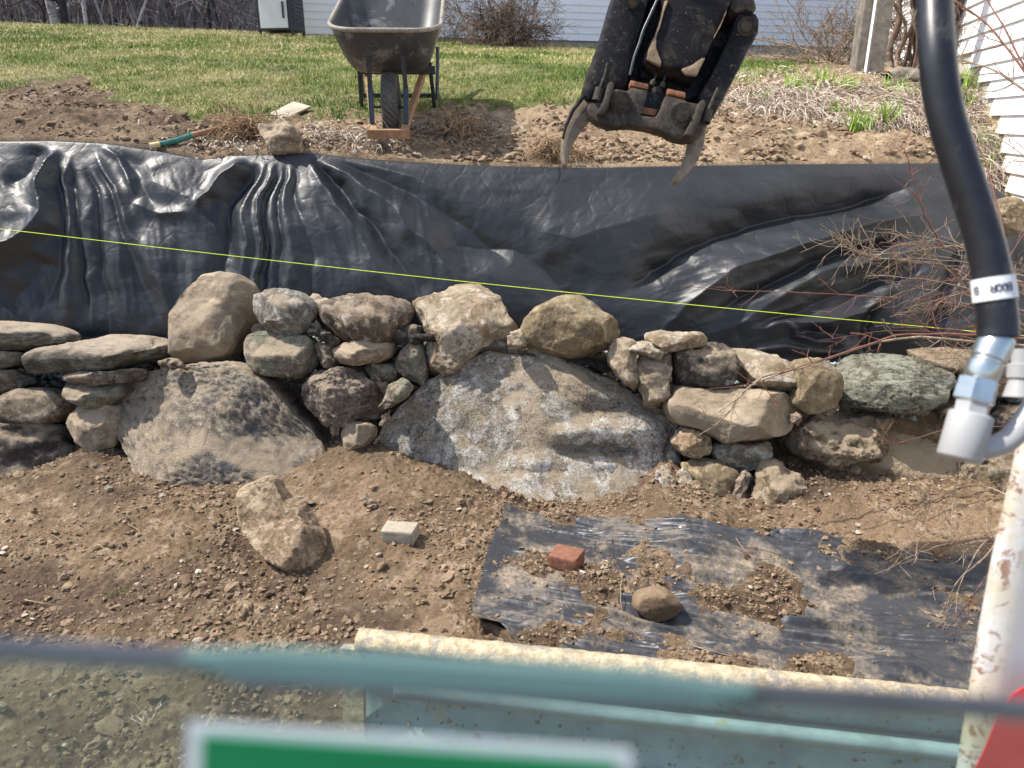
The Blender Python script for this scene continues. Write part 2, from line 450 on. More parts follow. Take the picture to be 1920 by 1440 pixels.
M['brick'] = simple('red_brick', (0.20, 0.092, 0.058), 0.9, 0.2, 0, 0.25, 60, 0.7, 0.003, (0.38, 0.27, 0.19), 0.63)
M['whitebrick'] = simple('pale_brick', (0.33, 0.285, 0.22), 0.9, 0.2, 0, 0.15, 60, 0.6, 0.003, (0.36, 0.29, 0.21), 0.6)
M['string'] = simple('neon_line', (0.74, 0.95, 0.06), 0.6, 0.3, 0, 0.05)
M['grill_black'] = simple('grill_black', (0.015, 0.016, 0.02), 0.4, 0.5)
M['grill_white'] = simple('grill_steel', (0.66, 0.65, 0.62), 0.4, 0.5, 0.1, 0.06, 6, 0.02, 0.001, (0.48, 0.44, 0.38), 0.66)
M['green_sticker'] = simple('green_sticker', (0.0, 0.20, 0.07), 0.4, 0.4, 0, 0.06, 6, 0.0, 0.001, (0.10, 0.20, 0.06), 0.66)
M['white_sticker'] = simple('white_sticker', (0.62, 0.66, 0.68), 0.5, 0.4, 0, 0.03)
M['red_decal'] = simple('red_decal', (0.62, 0.012, 0.018), 0.35, 0.5, 0, 0.05)
M['blue_blade'] = simple('blade_paint', (0.27, 0.37, 0.40), 0.5, 0.4, 0.1, 0.22, 9, 0.25, 0.003, (0.34, 0.36, 0.27), 0.61)
M['bladelip'] = simple('muddy_blade_lip', (0.50, 0.40, 0.26), 0.8, 0.3, 0, 0.4, 34, 1.0, 0.010, (0.30, 0.27, 0.22), 0.53)
M['ink'] = simple('label_ink', (0.02, 0.02, 0.05), 0.6, 0.3)
M['seal'] = simple('window_seal', (0.060, 0.070, 0.088), 0.5, 0.4)
M['twig'] = simple('twig_bark', (0.25, 0.185, 0.13), 0.8, 0.25, 0, 0.35, 30, 0.3, 0.002, (0.42, 0.35, 0.27), 0.58)
M['redtwig'] = simple('red_twig_bark', (0.19, 0.085, 0.06), 0.7, 0.3, 0, 0.3, 25, 0.2)
M['bark'] = simple('grey_bark', (0.115, 0.10, 0.095), 0.9, 0.2, 0, 0.45, 7, 0.8, 0.02, (0.40, 0.38, 0.35), 0.64)
M['bark_pale'] = simple('pale_bark', (0.36, 0.34, 0.31), 0.9, 0.2, 0, 0.3, 7, 0.8, 0.02, (0.10, 0.09, 0.085), 0.55)
M['bark_dark'] = simple('dark_bark', (0.045, 0.04, 0.038), 0.9, 0.2, 0, 0.4, 7, 0.8, 0.02)
M['brush'] = simple('woodland_stems', (0.20, 0.178, 0.172), 0.9, 0.2, 0, 0.6, 2.2, 0.0, 0.001, (0.44, 0.41, 0.385), 0.55)
M['leaflitter'] = simple('leaf_litter', (0.17, 0.145, 0.135), 0.95, 0.1, 0, 0.4, 3, 0.5, 0.03, (0.17, 0.135, 0.11), 0.55)
M['vine'] = simple('vine_bark', (0.17, 0.115, 0.085), 0.85, 0.2, 0, 0.4, 18, 0.6, 0.004, (0.33, 0.28, 0.23), 0.56)
M['root'] = simple('root_fibre', (0.36, 0.25, 0.155), 0.9, 0.2, 0, 0.4, 20, 0.3, 0.002, (0.20, 0.125, 0.075), 0.54)
def mat_tint(name, stops, rough=0.7, spec=0.3, trans=0.0):
    k = NT(name)
    t = k.attr('tint')
    r = k.n.new('ShaderNodeValToRGB')
    k.L(t, r.inputs[0])
    el = r.color_ramp.elements
    el[0].position, el[0].color = stops[0][0], (*stops[0][1], 1)
    el[1].position, el[1].color = stops[-1][0], (*stops[-1][1], 1)
    for p, c in stops[1:-1]:
        e = el.new(p); e.color = (*c, 1)
    return k.fin(r.outputs[0], rough, None, spec)
M['grass'] = mat_tint('lawn_grass', [(0, (0.075, 0.15, 0.022)), (0.4, (0.19, 0.26, 0.05)), (0.65, (0.38, 0.38, 0.13)), (1.0, (0.58, 0.49, 0.26))])
M['straw'] = mat_tint('dead_leaves', [(0, (0.17, 0.105, 0.07)), (0.35, (0.34, 0.25, 0.18)), (0.7, (0.50, 0.43, 0.35)), (1.0, (0.62, 0.57, 0.50))])
M['shoot'] = mat_tint('green_shoots', [(0, (0.15, 0.29, 0.03)), (1.0, (0.42, 0.60, 0.11))], 0.5)
k = NT('lawn_soil')
co = k.co('Object')
c = k.mix(k.ramp(k.noise(co, 1.3, 6, 0.65, 0.5), 0.4, 0.6), (0.10, 0.11, 0.035), (0.26, 0.22, 0.11))
c = k.mix(k.ramp(k.noise(co, 25, 5, 0.7), 0.45, 0.65), c, (0.15, 0.115, 0.06))
M['lawn'] = k.fin(c, 0.95, k.bump(k.noise(co, 60, 5, 0.7), 0.8, 0.02), 0.1)

# upper ground: dirt where the attribute 'dirt' is 1, else thatch of the lawn
def mat_upper():
    k = NT('upper_ground')
    co = k.co('Object')
    mid = k.noise(co, 10, 7, 0.68, 0.3); hi = k.noise(co, 60, 6, 0.72)
    a = k.mix(k.ramp(k.noise(co, 1.4, 4, 0.6, 0.5), 0.4, 0.6), (0.30, 0.22, 0.14), (0.20, 0.14, 0.09))
    a = k.mix(k.ramp(mid, 0.5, 0.66), a, (0.40, 0.31, 0.205))
    a = k.mix(k.attr('wet'), a, (0.095, 0.066, 0.045))
    g = k.ramp(hi, 0.25, 0.75, 0.68, 1.32)
    gg = k.n.new('ShaderNodeCombineXYZ')
    for i in range(3): k.L(g, gg.inputs[i])
    a = k.mix(1.0, a, gg.outputs[0], 'MULTIPLY')
    b = k.mix(k.ramp(k.noise(co, 1.1, 6, 0.65, 0.4), 0.4, 0.6), (0.11, 0.13, 0.04), (0.27, 0.24, 0.12))
    b = k.mix(k.ramp(k.noise(co, 30, 5, 0.7), 0.45, 0.65), b, (0.13, 0.10, 0.05))
    c = k.mix(k.ramp(k.attr('dirt'), 0.35, 0.65), b, a)
    h = k.math('ADD', mid, k.math('MULTIPLY', hi, 0.5))
    return k.fin(c, 0.95, k.bump(h, 0.9, 0.025), 0.15)
M['upper'] = mat_upper()

def mat_fabric(name, dusty=False):
    k = NT(name)
    co = k.co('Object')
    wx = k.noise(k.co('Object', (1.0, 1.0, 16.0)), 55, 2, 0.6)
    wz = k.noise(k.co('Object', (16.0, 2.0, 1.0)), 55, 2, 0.6)
    dco = k.n.new('ShaderNodeMixRGB'); dco.inputs[0].default_value = 0.10
    k.L(co, dco.inputs[1]); k.L(k.noise(co, 5, 3, 0.6, 0.0, 1), dco.inputs[2])
    cre = k.ramp(k.voro(dco.outputs[0], 7.5, 'DISTANCE_TO_EDGE'), 0.0, 0.10)
    cre2 = k.ramp(k.voro(dco.outputs[0], 19, 'DISTANCE_TO_EDGE'), 0.0, 0.16)
    soft = k.noise(co, 6, 2, 0.5)
    base = k.mix(k.ramp(k.noise(co, 3, 3, 0.6), 0.3, 0.7), (0.009, 0.010, 0.0125), (0.018, 0.020, 0.024))
    base = k.mix(k.ramp(wz, 0.35, 0.7, 0, 0.4), base, (0.038, 0.041, 0.048))
    rough = 0.41
    if dusty:
        d1 = k.ramp(k.noise(co, 3.6, 10, 0.74, 0.35), 0.46, 0.64, 0.05, 0.92)
        d2 = k.ramp(k.noise(co, 60, 6, 0.8), 0.36, 0.60, 0.25, 1.0)
        dm = k.math('MULTIPLY', d1, d2)
        col = k.mix(dm, (0.026, 0.029, 0.036), (0.33, 0.26, 0.18))
        rough = k.ramp(dm, 0.0, 0.5, 0.40, 0.92)
    else:
        d1 = k.ramp(k.noise(co, 3.0, 9, 0.75, 0.3), 0.58, 0.72, 0.0, 0.07)
        col = k.mix(d1, base, (0.30, 0.24, 0.17))
    n = k.bump(k.math('ADD', k.math('MULTIPLY', cre, 0.5), k.math('ADD', k.math('MULTIPLY', cre2, 0.2), soft)), 0.24, 0.006)
    n = k.bump(wx, 0.12 if dusty else 0.25, 0.0014, n)
    n = k.bump(wz, 0.12 if dusty else 0.25, 0.0014, n)
    return k.fin(col, rough, n, 0.48)
M['fabric'] = mat_fabric('woven_fabric')
M['fabric_dusty'] = mat_fabric('woven_fabric_dusty', True)

# ------------------------------------------------------------------ terrain functions
TOPX = np.array([-200, 0, 100, 200, 300, 380, 440, 490, 525, 575, 650, 760, 900, 1100, 1300, 1500, 1780, 1850, 1900, 2100])
TOPY = np.array([262, 266, 265, 270, 285, 300, 292, 291, 291, 287, 296, 305, 312, 316, 312, 309, 307, 340, 378, 480])
BOTX = np.array([-200, 0, 140, 310, 600, 760, 960, 1200, 1400, 1620, 1900, 2100])
BOTY = np.array([620, 622, 630, 632, 625, 628, 640, 656, 672, 668, 690, 705])
YTOP, YBOT = 3.95, 3.55
_tp = np.array([PY(x, y, YTOP) for x, y in zip(TOPX, TOPY)])
_bp = np.array([PY(x, y, YBOT) for x, y in zip(BOTX, BOTY)])
def ztop(X): return np.interp(X, _tp[:, 0], _tp[:, 2])
def zfoot(X): return np.interp(X, _bp[:, 0], _bp[:, 2])
PYK = np.array([3.6, 3.95, 4.5, 5.2, 7, 9, 13, 13.8, 20, 26, 60, 110])
PZK = np.array([1.22, 1.31, 1.49, 1.67, 2.0, 2.28, 2.82, 2.90, 2.7, 3.0, 12, 24])
def zupper(X, Y):
    P = np.interp(Y, PYK, PZK)
    tilt = np.where(X > -3.66, 0.04, 0.035)
    z = P - tilt * (X + 3.66) * sstep(5.0, 12.0, Y) * (1 - sstep(20, 30, Y))
    d = ztop(X) - np.interp(YTOP, PYK, PZK)
    z = z + d * (1 - sstep(3.95, 5.3, Y))
    z = z + 0.05 * np.exp(-((X - 2.5) / 0.8) ** 2 - ((Y - 6.1) / 0.8) ** 2)
    z = z - 0.50 * sstep(2.35, 3.1, X) * (1 - sstep(4.5, 6.2, Y))
    return z
LAWN_EDGE = np.array([(-300, 165), (0, 172), (60, 152), (150, 150), (190, 178), (260, 195), (330, 215), (360, 238), (430, 218), (500, 228), (600, 232), (680, 215), (800, 198), (900, 205), (1000, 215), (1080, 205), (1250, 180), (1380, 163), (1450, 150), (1530, 128), (1532, 116), (1480, 106), (1400, 98), (1390, 60)])
def dirt_mask(X, Y, Zz):
    px, py = proj(np.stack([X, Y, Zz], -1))
    e = np.interp(px, LAWN_EDGE[:20, 0], LAWN_EDGE[:20, 1], right=60)
    e = np.where(px > 1480, np.where(px > 1530, 60, e), e)
    w = n2(X, Y, 2.2, 4, 5) * 34 + n2(X, Y, 9, 3, 8) * 22
    m = sstep(-7, 7, py - e + w)
    m = np.where((px > 1395) & (py < 112), 1.0, m)
    return np.where((Y > 13.6) & (X > -4), 1.0, m)
def bump_upper(X, Y, dm):
    lump = 0.045 * n2(X, Y, 3.0, 3, 21) + 0.055 * n2(X, Y, 8, 5, 22, gain=0.6) + 0.030 * np.maximum(0, n2(X, Y, 26, 3, 23, True))
    lump = lump + mounds(X, Y)
    return lump * dm + 0.012 * n2(X, Y, 1.5, 3, 24) * (1 - dm)

_md = []
def mounds(X, Y):
    if not _md:
        for px, py, r, h in ((1250, 240, 0.2, 0.05), (1380, 262, 0.22, 0.06), (1470, 275, 0.16, 0.05), (1600, 280, 0.25, 0.06), (1700, 285, 0.2, 0.04), (60, 235, 0.3, 0.07), (770, 232, 0.18, -0.04), (970, 270, 0.18, 0.05), (1170, 285, 0.15, 0.04)):
            p = on_upper(px, py); _md.append((p[0], p[1], r, h))
    z = np.zeros_like(X)
    for mx_, my_, r, h in _md: z = z + h * np.exp(-(((X - mx_) / r) ** 2 + ((Y - my_) / (r * 0.7)) ** 2))
    return z
def YB(X): return np.interp(X, [-3.5, -2.2, -1.2, -0.7, 0.0, 0.9, 1.4, 2.0, 3.5], [3.25, 3.2, 3.1, 3.12, 3.02, 3.0, 2.86, 2.84, 2.9])
_cx = np.array([-300, 0, 60, 120, 180, 258, 420, 560, 640, 700, 800, 870, 930, 985, 1100, 1200, 1250, 1330, 1400, 1460, 1600, 1760, 1920, 2200])
_cy = np.array([930, 915, 905, 885, 868, 885, 892, 872, 850, 866, 893, 912, 932, 950, 955, 942, 905, 925, 930, 905, 900, 905, 900, 900])
_cY = np.array([3.0, 3.0, 3.0, 3.0, 3.0, 2.98, 2.98, 2.98, 2.98, 2.90, 2.84, 2.80, 2.78, 2.76, 2.76, 2.76, 2.80, 2.80, 2.80, 2.80, 2.80, 2.80, 2.8, 2.8])
_cp = np.array([PY(x, y, q) for x, y, q in zip(_cx, _cy, _cY)])
def zlower(X, Y):
    z = 0.06 * n2(X, Y, 0.9, 3, 31) + 0.034 * n2(X, Y, 4.0, 4, 32) + 0.020 * n2(X, Y, 12, 5, 33, gain=0.6)
    rg = n2(X, Y, 24, 4, 34, True)
    z = z + 0.009 * n2(X, Y, 40, 3, 38, True) * sstep(-0.2, 0.2, n2(X, Y, 2.4, 2, 39))
    z = z + 0.030 * np.maximum(0, rg) * (0.35 + 0.9 * sstep(-0.1, 0.25, n2(X, Y, 1.6, 2, 35)))
    z = z - 0.02 * sstep(0.9, 1.9, Y) * (1 - sstep(2.2, 2.8, Y))
    
    z = z + 0.10 * (1 - sstep(-2.3, -1.5, X)) * sstep(2.5, 3.1, Y)
    z = z + np.interp(X, _cp[:, 0], _cp[:, 2]) * np.clip((Y - 2.05) / (np.interp(X, _cp[:, 0], _cY) - 2.05), 0, 1) ** 1.5
    yb = YB(X)
    r = sstep(0.0, 0.42, Y - yb)
    z = z * (1 - r) + (zfoot(X) - 0.03) * r
    # small heap near the machine on the left
    z = z + 0.10 * np.exp(-((X + 0.78) / 0.22) ** 2 - ((Y - 1.30) / 0.13) ** 2)
    z = z + 0.06 * np.exp(-((X + 0.62) / 0.30) ** 2 - ((Y - 1.72) / 0.12) ** 2)
    return z
def zl1(x, y): return float(zlower(np.array([x]), np.array([y]))[0])
def zu1(x, y): return float(zupper(np.array([x]), np.array([y]))[0])
def on_lower(px, py):
    """where the photo ray meets the lower ground"""
    z = 0.0
    for _ in range(8):
        p = PZ(px, py, z); z = zl1(p[0], p[1])
    return np.array([p[0], p[1], z])
def on_upper(px, py):
    d = ray(px, py)
    Ys = np.linspace(3.9, 16, 1400)
    X = d[0] / d[1] * Ys; Zr = CAM_H + d[2] / d[1] * Ys
    zz = zupper(X, Ys)
    i = np.argmax(zz >= Zr) if (zz >= Zr).any() else len(Ys) - 1
    return np.array([X[i], Ys[i], zz[i]])

# lower ground (fine), and far ground
xs = np.arange(-3.0, 3.0, 0.0072); ys = np.arange(0.8, 3.85, 0.0072)
GX, GY = np.meshgrid(xs, ys, indexing='ij')
GZ = zlower(GX, GY)
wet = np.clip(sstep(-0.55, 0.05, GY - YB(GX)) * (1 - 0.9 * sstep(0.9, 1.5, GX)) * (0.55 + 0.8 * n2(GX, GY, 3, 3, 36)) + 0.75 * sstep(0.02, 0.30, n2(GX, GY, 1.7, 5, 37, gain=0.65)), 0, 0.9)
V = np.stack([GX, GY, GZ], -1).reshape(-1, 3)
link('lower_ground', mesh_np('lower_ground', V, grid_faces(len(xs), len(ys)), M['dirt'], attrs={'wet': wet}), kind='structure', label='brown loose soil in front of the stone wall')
fx = np.linspace(-400, 400, 60); fy = np.linspace(-400, 3.4, 60)
FX, FY = np.meshgrid(fx, fy, indexing='ij')
V = np.stack([FX, FY, np.full_like(FX, -0.12)], -1).reshape(-1, 3)
link('far_ground', mesh_np('far_ground', V, grid_faces(60, 60), M['dirt'], attrs={'wet': np.zeros(3600)}), kind='structure')

# upper ground: dense near part + lawn + wooded hill
xs = np.arange(-4.2, 4.4, 0.0125); ys = np.arange(3.97, 6.6, 0.0125)
UX, UY = np.meshgrid(xs, ys, indexing='ij')
U0 = zupper(UX, UY)
dm = dirt_mask(UX, UY, U0)
UZ = U0 + bump_upper(UX, UY, dm) * sstep(3.96, 4.12, UY)
def mound(px, py, r, h):
    p = on_upper(px, py)
    return h * np.exp(-(((UX - p[0]) / r) ** 2 + ((UY - p[1]) / (r * 0.7)) ** 2))
UZ = UZ - 0.9 * np.clip(3.985 - UY, 0, 1) / 0.02 * (UY < 3.985) * 0.3
uw = np.clip(0.55 * sstep(0.0, 0.25, n2(UX, UY, 2.5, 3, 41)) + 0.5 * (1 - sstep(-1.9, -0.9, UX)), 0, 0.8) * (1 - 0.75 * sstep(0.6, 1.2, UX))
V = np.stack([UX, UY, UZ], -1).reshape(-1, 3)
link('upper_ground', mesh_np('upper_ground', V, grid_faces(len(xs), len(ys)), M['upper'], attrs={'dirt': dm, 'wet': uw}), kind='structure', label='bare soil and lawn edge above the fabric')
xs = np.concatenate([np.linspace(-200, -18, 30), np.linspace(-17.5, 9, 240), np.linspace(10, 200, 30)]); ys = np.concatenate([np.arange(6.57, 14.5, 0.06), np.linspace(14.6, 110, 70)])
LX, LY = np.meshgrid(xs, ys, indexing='ij')
LZ = zupper(LX, LY)
dm2 = dirt_mask(LX, LY, LZ)
LZ = LZ + bump_upper(LX, LY, dm2)
me = mesh_np('lawn', np.stack([LX, LY, LZ], -1).reshape(-1, 3), grid_faces(len(xs), len(ys)), M['upper'], attrs={'dirt': dm2, 'wet': np.full(dm2.shape, 0.2)})
link('lawn', me, kind='structure')
me.materials.append(M['leaflitter'])
cy = LY.reshape(-1)[np.array(grid_faces(len(xs), len(ys))[:, 0])]
me.polygons.foreach_set('material_index', (cy > 14.5).astype(np.int32))
# side wings of the upper ground, left and right of the dense part
for sx, nm in ((-1, 0), (1, 1)):
    xs = np.linspace(-200, -4.19, 60) if sx < 0 else np.linspace(4.38, 200, 60)
    ys = np.linspace(3.97, 6.6, 40)
    WX, WY = np.meshgrid(xs, ys, indexing='ij')
    WZ = zupper(WX, WY); d3 = dirt_mask(WX, WY, WZ)
    WZ = np.where(WY < 3.98, -0.2, WZ)
    link('lawn_side', mesh_np('lawn_side', np.stack([WX, WY, WZ], -1).reshape(-1, 3), grid_faces(60, 40), M['upper'], attrs={'dirt': d3, 'wet': d3 * 0}), kind='structure')

# ------------------------------------------------------------------ clods, gravel: stuff
def ico(sub):
    bm = bmesh.new(); bmesh.ops.create_icosphere(bm, subdivisions=sub, radius=1)
    v = np.array([x.co[:] for x in bm.verts]); f = np.array([[q.index for q in p.verts] for p in bm.faces]); bm.free()
    return v, f
ICO = {s: ico(s) for s in (1, 2, 4, 5, 6)}
def scatter(name, pos, size, mat, sub=1, flat=0.65, jitter=0.28, tint=None, **kw):
    tv, tf = ICO[sub]
    n = len(pos)
    V = np.repeat(tv[None], n, 0) * (1 + RNG.normal(0, jitter, (n, len(tv), 1)).clip(-0.5, 0.7))
    sc = size[:, None, None] * np.stack([RNG.uniform(0.7, 1.4, n), RNG.uniform(0.7, 1.3, n), RNG.uniform(0.6, 1.1, n) * flat], -1)[:, None, :]
    V = V * sc
    a = RNG.uniform(0, 6.28, n); ca, sa = np.cos(a)[:, None], np.sin(a)[:, None]
    b = RNG.normal(0, 0.35, n); cb, sb = np.cos(b)[:, None], np.sin(b)[:, None]
    x, y, z = V[..., 0], V[..., 1], V[..., 2]
    x, z = x * cb - z * sb, x * sb + z * cb
    x, y = x * ca - y * sa, x * sa + y * ca
    V = np.stack([x, y, z], -1) + pos[:, None, :]
    F = (tf[None] + (np.arange(n) * len(tv))[:, None, None]).reshape(-1, 3)
    t = RNG.uniform(0, 1, n) if tint is None else tint
    return link(name, mesh_np(name, V.reshape(-1, 3), F, mat, smooth=False, attrs={'tint': np.repeat(t, len(tv))}), **kw)
def lower_points(n, x0, x1, y0, y1, dens=None):
    X = RNG.uniform(x0, x1, n); Y = RNG.uniform(y0, y1, n)
    if dens is not None:
        k_ = RNG.uniform(0, 1, n) < dens(X, Y)
        X, Y = X[k_], Y[k_]
    return X, Y
X, Y = lower_points(60000, -2.3, 2.3, 0.9, 3.2, lambda X, Y: 0.12 + 0.88 * sstep(-0.12, 0.22, n2(X, Y, 1.9, 3, 35)))
s = 0.0028 + 0.0075 * RNG.pareto(3.0, len(X)).clip(0, 2.2) * 0.55
scatter('soil_clods', np.stack([X, Y, zlower(X, Y) + s * 0.25], -1), s, M['clod'], kind='stuff', label='loose crumbs and pebbles over the brown soil')
X, Y = lower_points(750, -2.3, 2.2, 0.95, 3.1, lambda X, Y: 0.2 + 0.8 * sstep(0.0, 0.2, n2(X, Y, 1.9, 3, 35)))
s = RNG.uniform(0.009, 0.022, len(X)) ** 1.0
scatter('soil_lumps_near', *(lambda x, y, q: (np.stack([x, y, zlower(x, y) + q * 0.2], -1), q))(*(lambda n_: (RNG.uniform(-2.0, 0.0, n_), RNG.uniform(0.95, 2.2, n_), 0.006 + 0.006 * RNG.pareto(2.5, n_).clip(0, 3)))(800)), M['clod'], sub=2, jitter=0.22, tint=RNG.uniform(0, 0.9, 800), kind='stuff', label='cloddy churned soil near the machine')
scatter('soil_lumps', np.stack([X, Y, zlower(X, Y) + s * 0.15], -1), s, M['clod'], sub=2, jitter=0.2, tint=RNG.uniform(0, 0.95, len(X)), kind='stuff', label='larger lumps of soil in front of the wall')
n = 9000
X = RNG.uniform(-3.2, 3.0, n); Y = RNG.uniform(YB(X) + 0.22, 3.62)
s = RNG.uniform(0.005, 0.013, n)
scatter('crushed_gravel', np.stack([X, Y, zlower(X, Y) + 0.008 + RNG.uniform(0, 0.015, n)], -1), s, M['gravel'], flat=0.8, kind='stuff', label='grey crushed gravel behind the stone wall')
n = 34000
X = RNG.uniform(-3.4, 3.4, n); Y = 4.01 + RNG.power(0.75, n) * 1.6
zz = zupper(X, Y); dmk = (dirt_mask(X, Y, zz) > 0.5) & (RNG.uniform(0, 1, n) < 0.10 + 0.9 * sstep(-0.05, 0.25, n2(X, Y, 2.6, 4, 46)))
X, Y, zz, = X[dmk], Y[dmk], zz[dmk]
s = 0.0035 + 0.009 * RNG.pareto(2.6, len(X)).clip(0, 2.2)
zz = zz + bump_upper(X, Y, np.ones_like(X)) * sstep(3.90, 4.12, Y)
scatter('upper_clods', np.stack([X, Y, zz], -1), s, M['clod_up'], tint=np.clip(RNG.uniform(0, 1, len(X)) * (0.5 + 0.5 * sstep(-0.5, 0.6, X)), 0, 1), kind='stuff', label='crumbs of soil above the black fabric')

nL = 420
X = RNG.uniform(-3.2, 3.0, nL); Y = RNG.uniform(4.03, 4.9, nL)
zz = zupper(X, Y); kk = (dirt_mask(X, Y, zz) > 0.5) & (RNG.uniform(0, 1, nL) < 0.25 + 0.9 * (n2(X, Y, 2.4, 3, 44) > 0.02))
X, Y, zz = X[kk], Y[kk], zz[kk]; s = 0.010 + 0.008 * RNG.pareto(2.2, len(X)).clip(0, 3.5)
scatter('upper_lumps', np.stack([X, Y, zz + bump_upper(X, Y, np.ones_like(X)) * sstep(3.96, 4.12, Y)], -1), s, M['clod_up'], sub=2, jitter=0.2, tint=RNG.uniform(0, 0.9, len(X)), kind='stuff', label='lumps of dug soil above the fabric')

# ------------------------------------------------------------------ stones
def radial(poly, c, n=360):
    th = np.linspace(0, 2 * math.pi, n, endpoint=False)
    dx, dy = np.cos(th), np.sin(th)
    P = np.array(poly) - c; Q = np.roll(P, -1, 0)
    best = np.zeros(n)
    for p, q in zip(P, Q):
        e = q - p
        den = dx * e[1] - dy * e[0]
        den = np.where(abs(den) < 1e-9, 1e-9, den)
        t = (p[0] * e[1] - p[1] * e[0]) / den
        s_ = (p[0] * dy - p[1] * dx) / den
        ok = (t > 0) & (s_ >= -1e-6) & (s_ <= 1 + 1e-6)
        best = np.maximum(best, np.where(ok, t, 0))
    g = np.exp(-0.5 * (np.arange(-8, 9) / 1.7) ** 2); g /= g.sum()
    ext = np.concatenate([best[-8:], best, best[:8]])
    return np.convolve(ext, g, 'valid')
STONE_COUNT = [0]
def stone(name, poly, Yc, thick, mat, parent=None, box=0.62, facets=5, rough=0.009, fine=0.005, cuts=None, split=None, k=2.0, lvl=5, strata=0.0, lean=0.0, t=None, tiltx=0.0, marks=None, **kw):
    """A stone whose outline seen from the front follows poly; thick = real depth in metres."""
    STONE_COUNT[0] += 1; sd = STONE_COUNT[0] * 13
    rg = np.random.default_rng(sd)
    pa = np.array(poly, float)
    q = np.roll(pa, -1, 0); cr = pa[:, 0] * q[:, 1] - q[:, 0] * pa[:, 1]; A = cr.sum() / 2
    c = np.array([((pa[:, 0] + q[:, 0]) * cr).sum(), ((pa[:, 1] + q[:, 1]) * cr).sum()]) / (6 * A)
    if t is None: t = Yc / ray(*c)[1]
    O = PT(c[0], c[1], t)
    m = t / FPX
    pm = (pa - c) * np.array([m, -m])
    Rr = radial(pm, np.zeros(2))
    tv, tf = ICO[lvl]
    x, y, z = tv[:, 0], tv[:, 1], tv[:, 2]
    th = np.mod(np.arctan2(z, x), 2 * math.pi)
    rho = np.clip(np.hypot(x, z), 0, 1) ** 0.85
    rr = np.interp(th, np.linspace(0, 2 * math.pi, 361), np.append(Rr, Rr[0]))
    # outlines are interpolated towards an average inside, so creases do not run to the centre
    ravg = Rr.mean()
    rl = ravg * (1 - rho) + rr * rho
    u = np.cos(th) * rho * rl; w = np.sin(th) * rho * rl
    dome = np.abs(y) ** box
    half = thick / 2
    hx, hz = np.abs(pm[:, 0]).max(), np.abs(pm[:, 1]).max()
    fr = dome.copy()
    for i in range(facets):
        a = rg.uniform(0, 6.28); sl = rg.uniform(0.25, 0.85)
        pl = rg.uniform(0.72, 1.0) - sl * (np.cos(a) * u / hx + np.sin(a) * w / hz) * 0.8
        pl = np.maximum(pl, 0.02)
        fr = -np.log(np.exp(-38 * fr) + np.exp(-38 * pl)) / 38
    fr = np.clip(fr, 0, None)
    d = np.where(y < 0, -fr, dome) * half
    ds = np.zeros_like(d)
    if split is not None:
        s0, s1 = split if isinstance(split, tuple) else (split, split)
        zl = pm[:, 1].min() + (pm[:, 1].max() - pm[:, 1].min()) * (s0 + (s1 - s0) * (u / hx * 0.5 + 0.5))
        zl = zl + 0.02 * fbm(np.stack([u * 8, u * 0 + sd, u * 0], -1), 2, sd)
        sp = 0.008
        ex = np.log1p(np.exp(np.clip((w - zl) / sp, -30, 30))) * sp
        ex = ex * sstep(0.0, 0.6, 1 - y)   # back side keeps its place
        ds = k * ex
        d = d + ds
    P = np.stack([u, d, w], -1)
    V = O + P[:, :1] * np.array(CAMR) + P[:, 1:2] * np.array(CAMF) + P[:, 2:] * np.array(CAMU)
    V0 = V - O
    for i in range(facets * 3 if cuts is None else cuts):
        nn_ = rg.normal(0, 1, 3); nn_[1] = -abs(nn_[1]) - 0.35; nn_ /= np.linalg.norm(nn_)
        dp = V0 @ nn_; over = np.maximum(dp - dp.max() * rg.uniform(0.80, 0.95), 0)
        V0 = V0 - nn_ * (over * 0.93)[:, None]
    cu = V0 @ np.array(CAMU)
    cf = V0 @ np.array(CAMF); uu = V0[:, 0]
    th2 = np.mod(np.arctan2(cu, uu), 2 * math.pi); r2 = np.hypot(cu, uu)
    NB = 90; bi = np.minimum((th2 / (2 * math.pi) * NB).astype(int), NB - 1)
    mx = np.zeros(NB); np.maximum.at(mx, bi, r2)
    mx = np.where(mx <= 0, np.nan, mx); mx = np.where(np.isnan(mx), np.nanmean(mx), mx)
    tgt = np.array([Rr[int(i_ * 4):int(i_ * 4 + 4)].mean() for i_ in range(NB)]) * 1.02
    ratio = tgt / mx; ext = np.concatenate([ratio[-2:], ratio, ratio[:2]]); ratio = np.convolve(ext, [0, .22, .56, .22, 0], 'valid')
    rt = np.interp(th2, (np.arange(NB + 1) + 0.5) / NB * 2 * math.pi, np.append(ratio, ratio[0]))
    wgt = np.clip(r2 / np.interp(th2, (np.arange(NB + 1) + 0.5) / NB * 2 * math.pi, np.append(mx, mx[0])), 0, 1) ** 1.5
    scl = 1 + (rt - 1) * wgt
    U2, W2 = uu * scl, cu * scl
    U2 = U2 + (U2 + (c[0] - 960) / FPX * t) * ds / t; W2 = W2 + (W2 + (720 - c[1]) / FPX * t) * ds / t
    V0 = U2[:, None] * np.array(CAMR) + W2[:, None] * np.array(CAMU) + cf[:, None] * np.array(CAMF)
    me = mesh_np(name, V0, tf, mat)
    nr = np.empty(len(V0) * 3, np.float32); me.vertices.foreach_get('normal', nr); nr = nr.reshape(-1, 3)
    size = max(hx, hz)
    off = rg.uniform(0, 50)
    h = rough * fbm(V0 / (size * 0.8) + off, 3, sd) * 2 + rough * 0.55 * fbm(V0 * 14 + off, 4, sd + 5)
    h = h + fine * fbm(V0 * 34 + off, 3, sd + 9, 0.6, True)
    if lvl >= 6: h = h + fine * 0.5 * fbm(V0 * 90 + off, 3, sd + 19, 0.6)
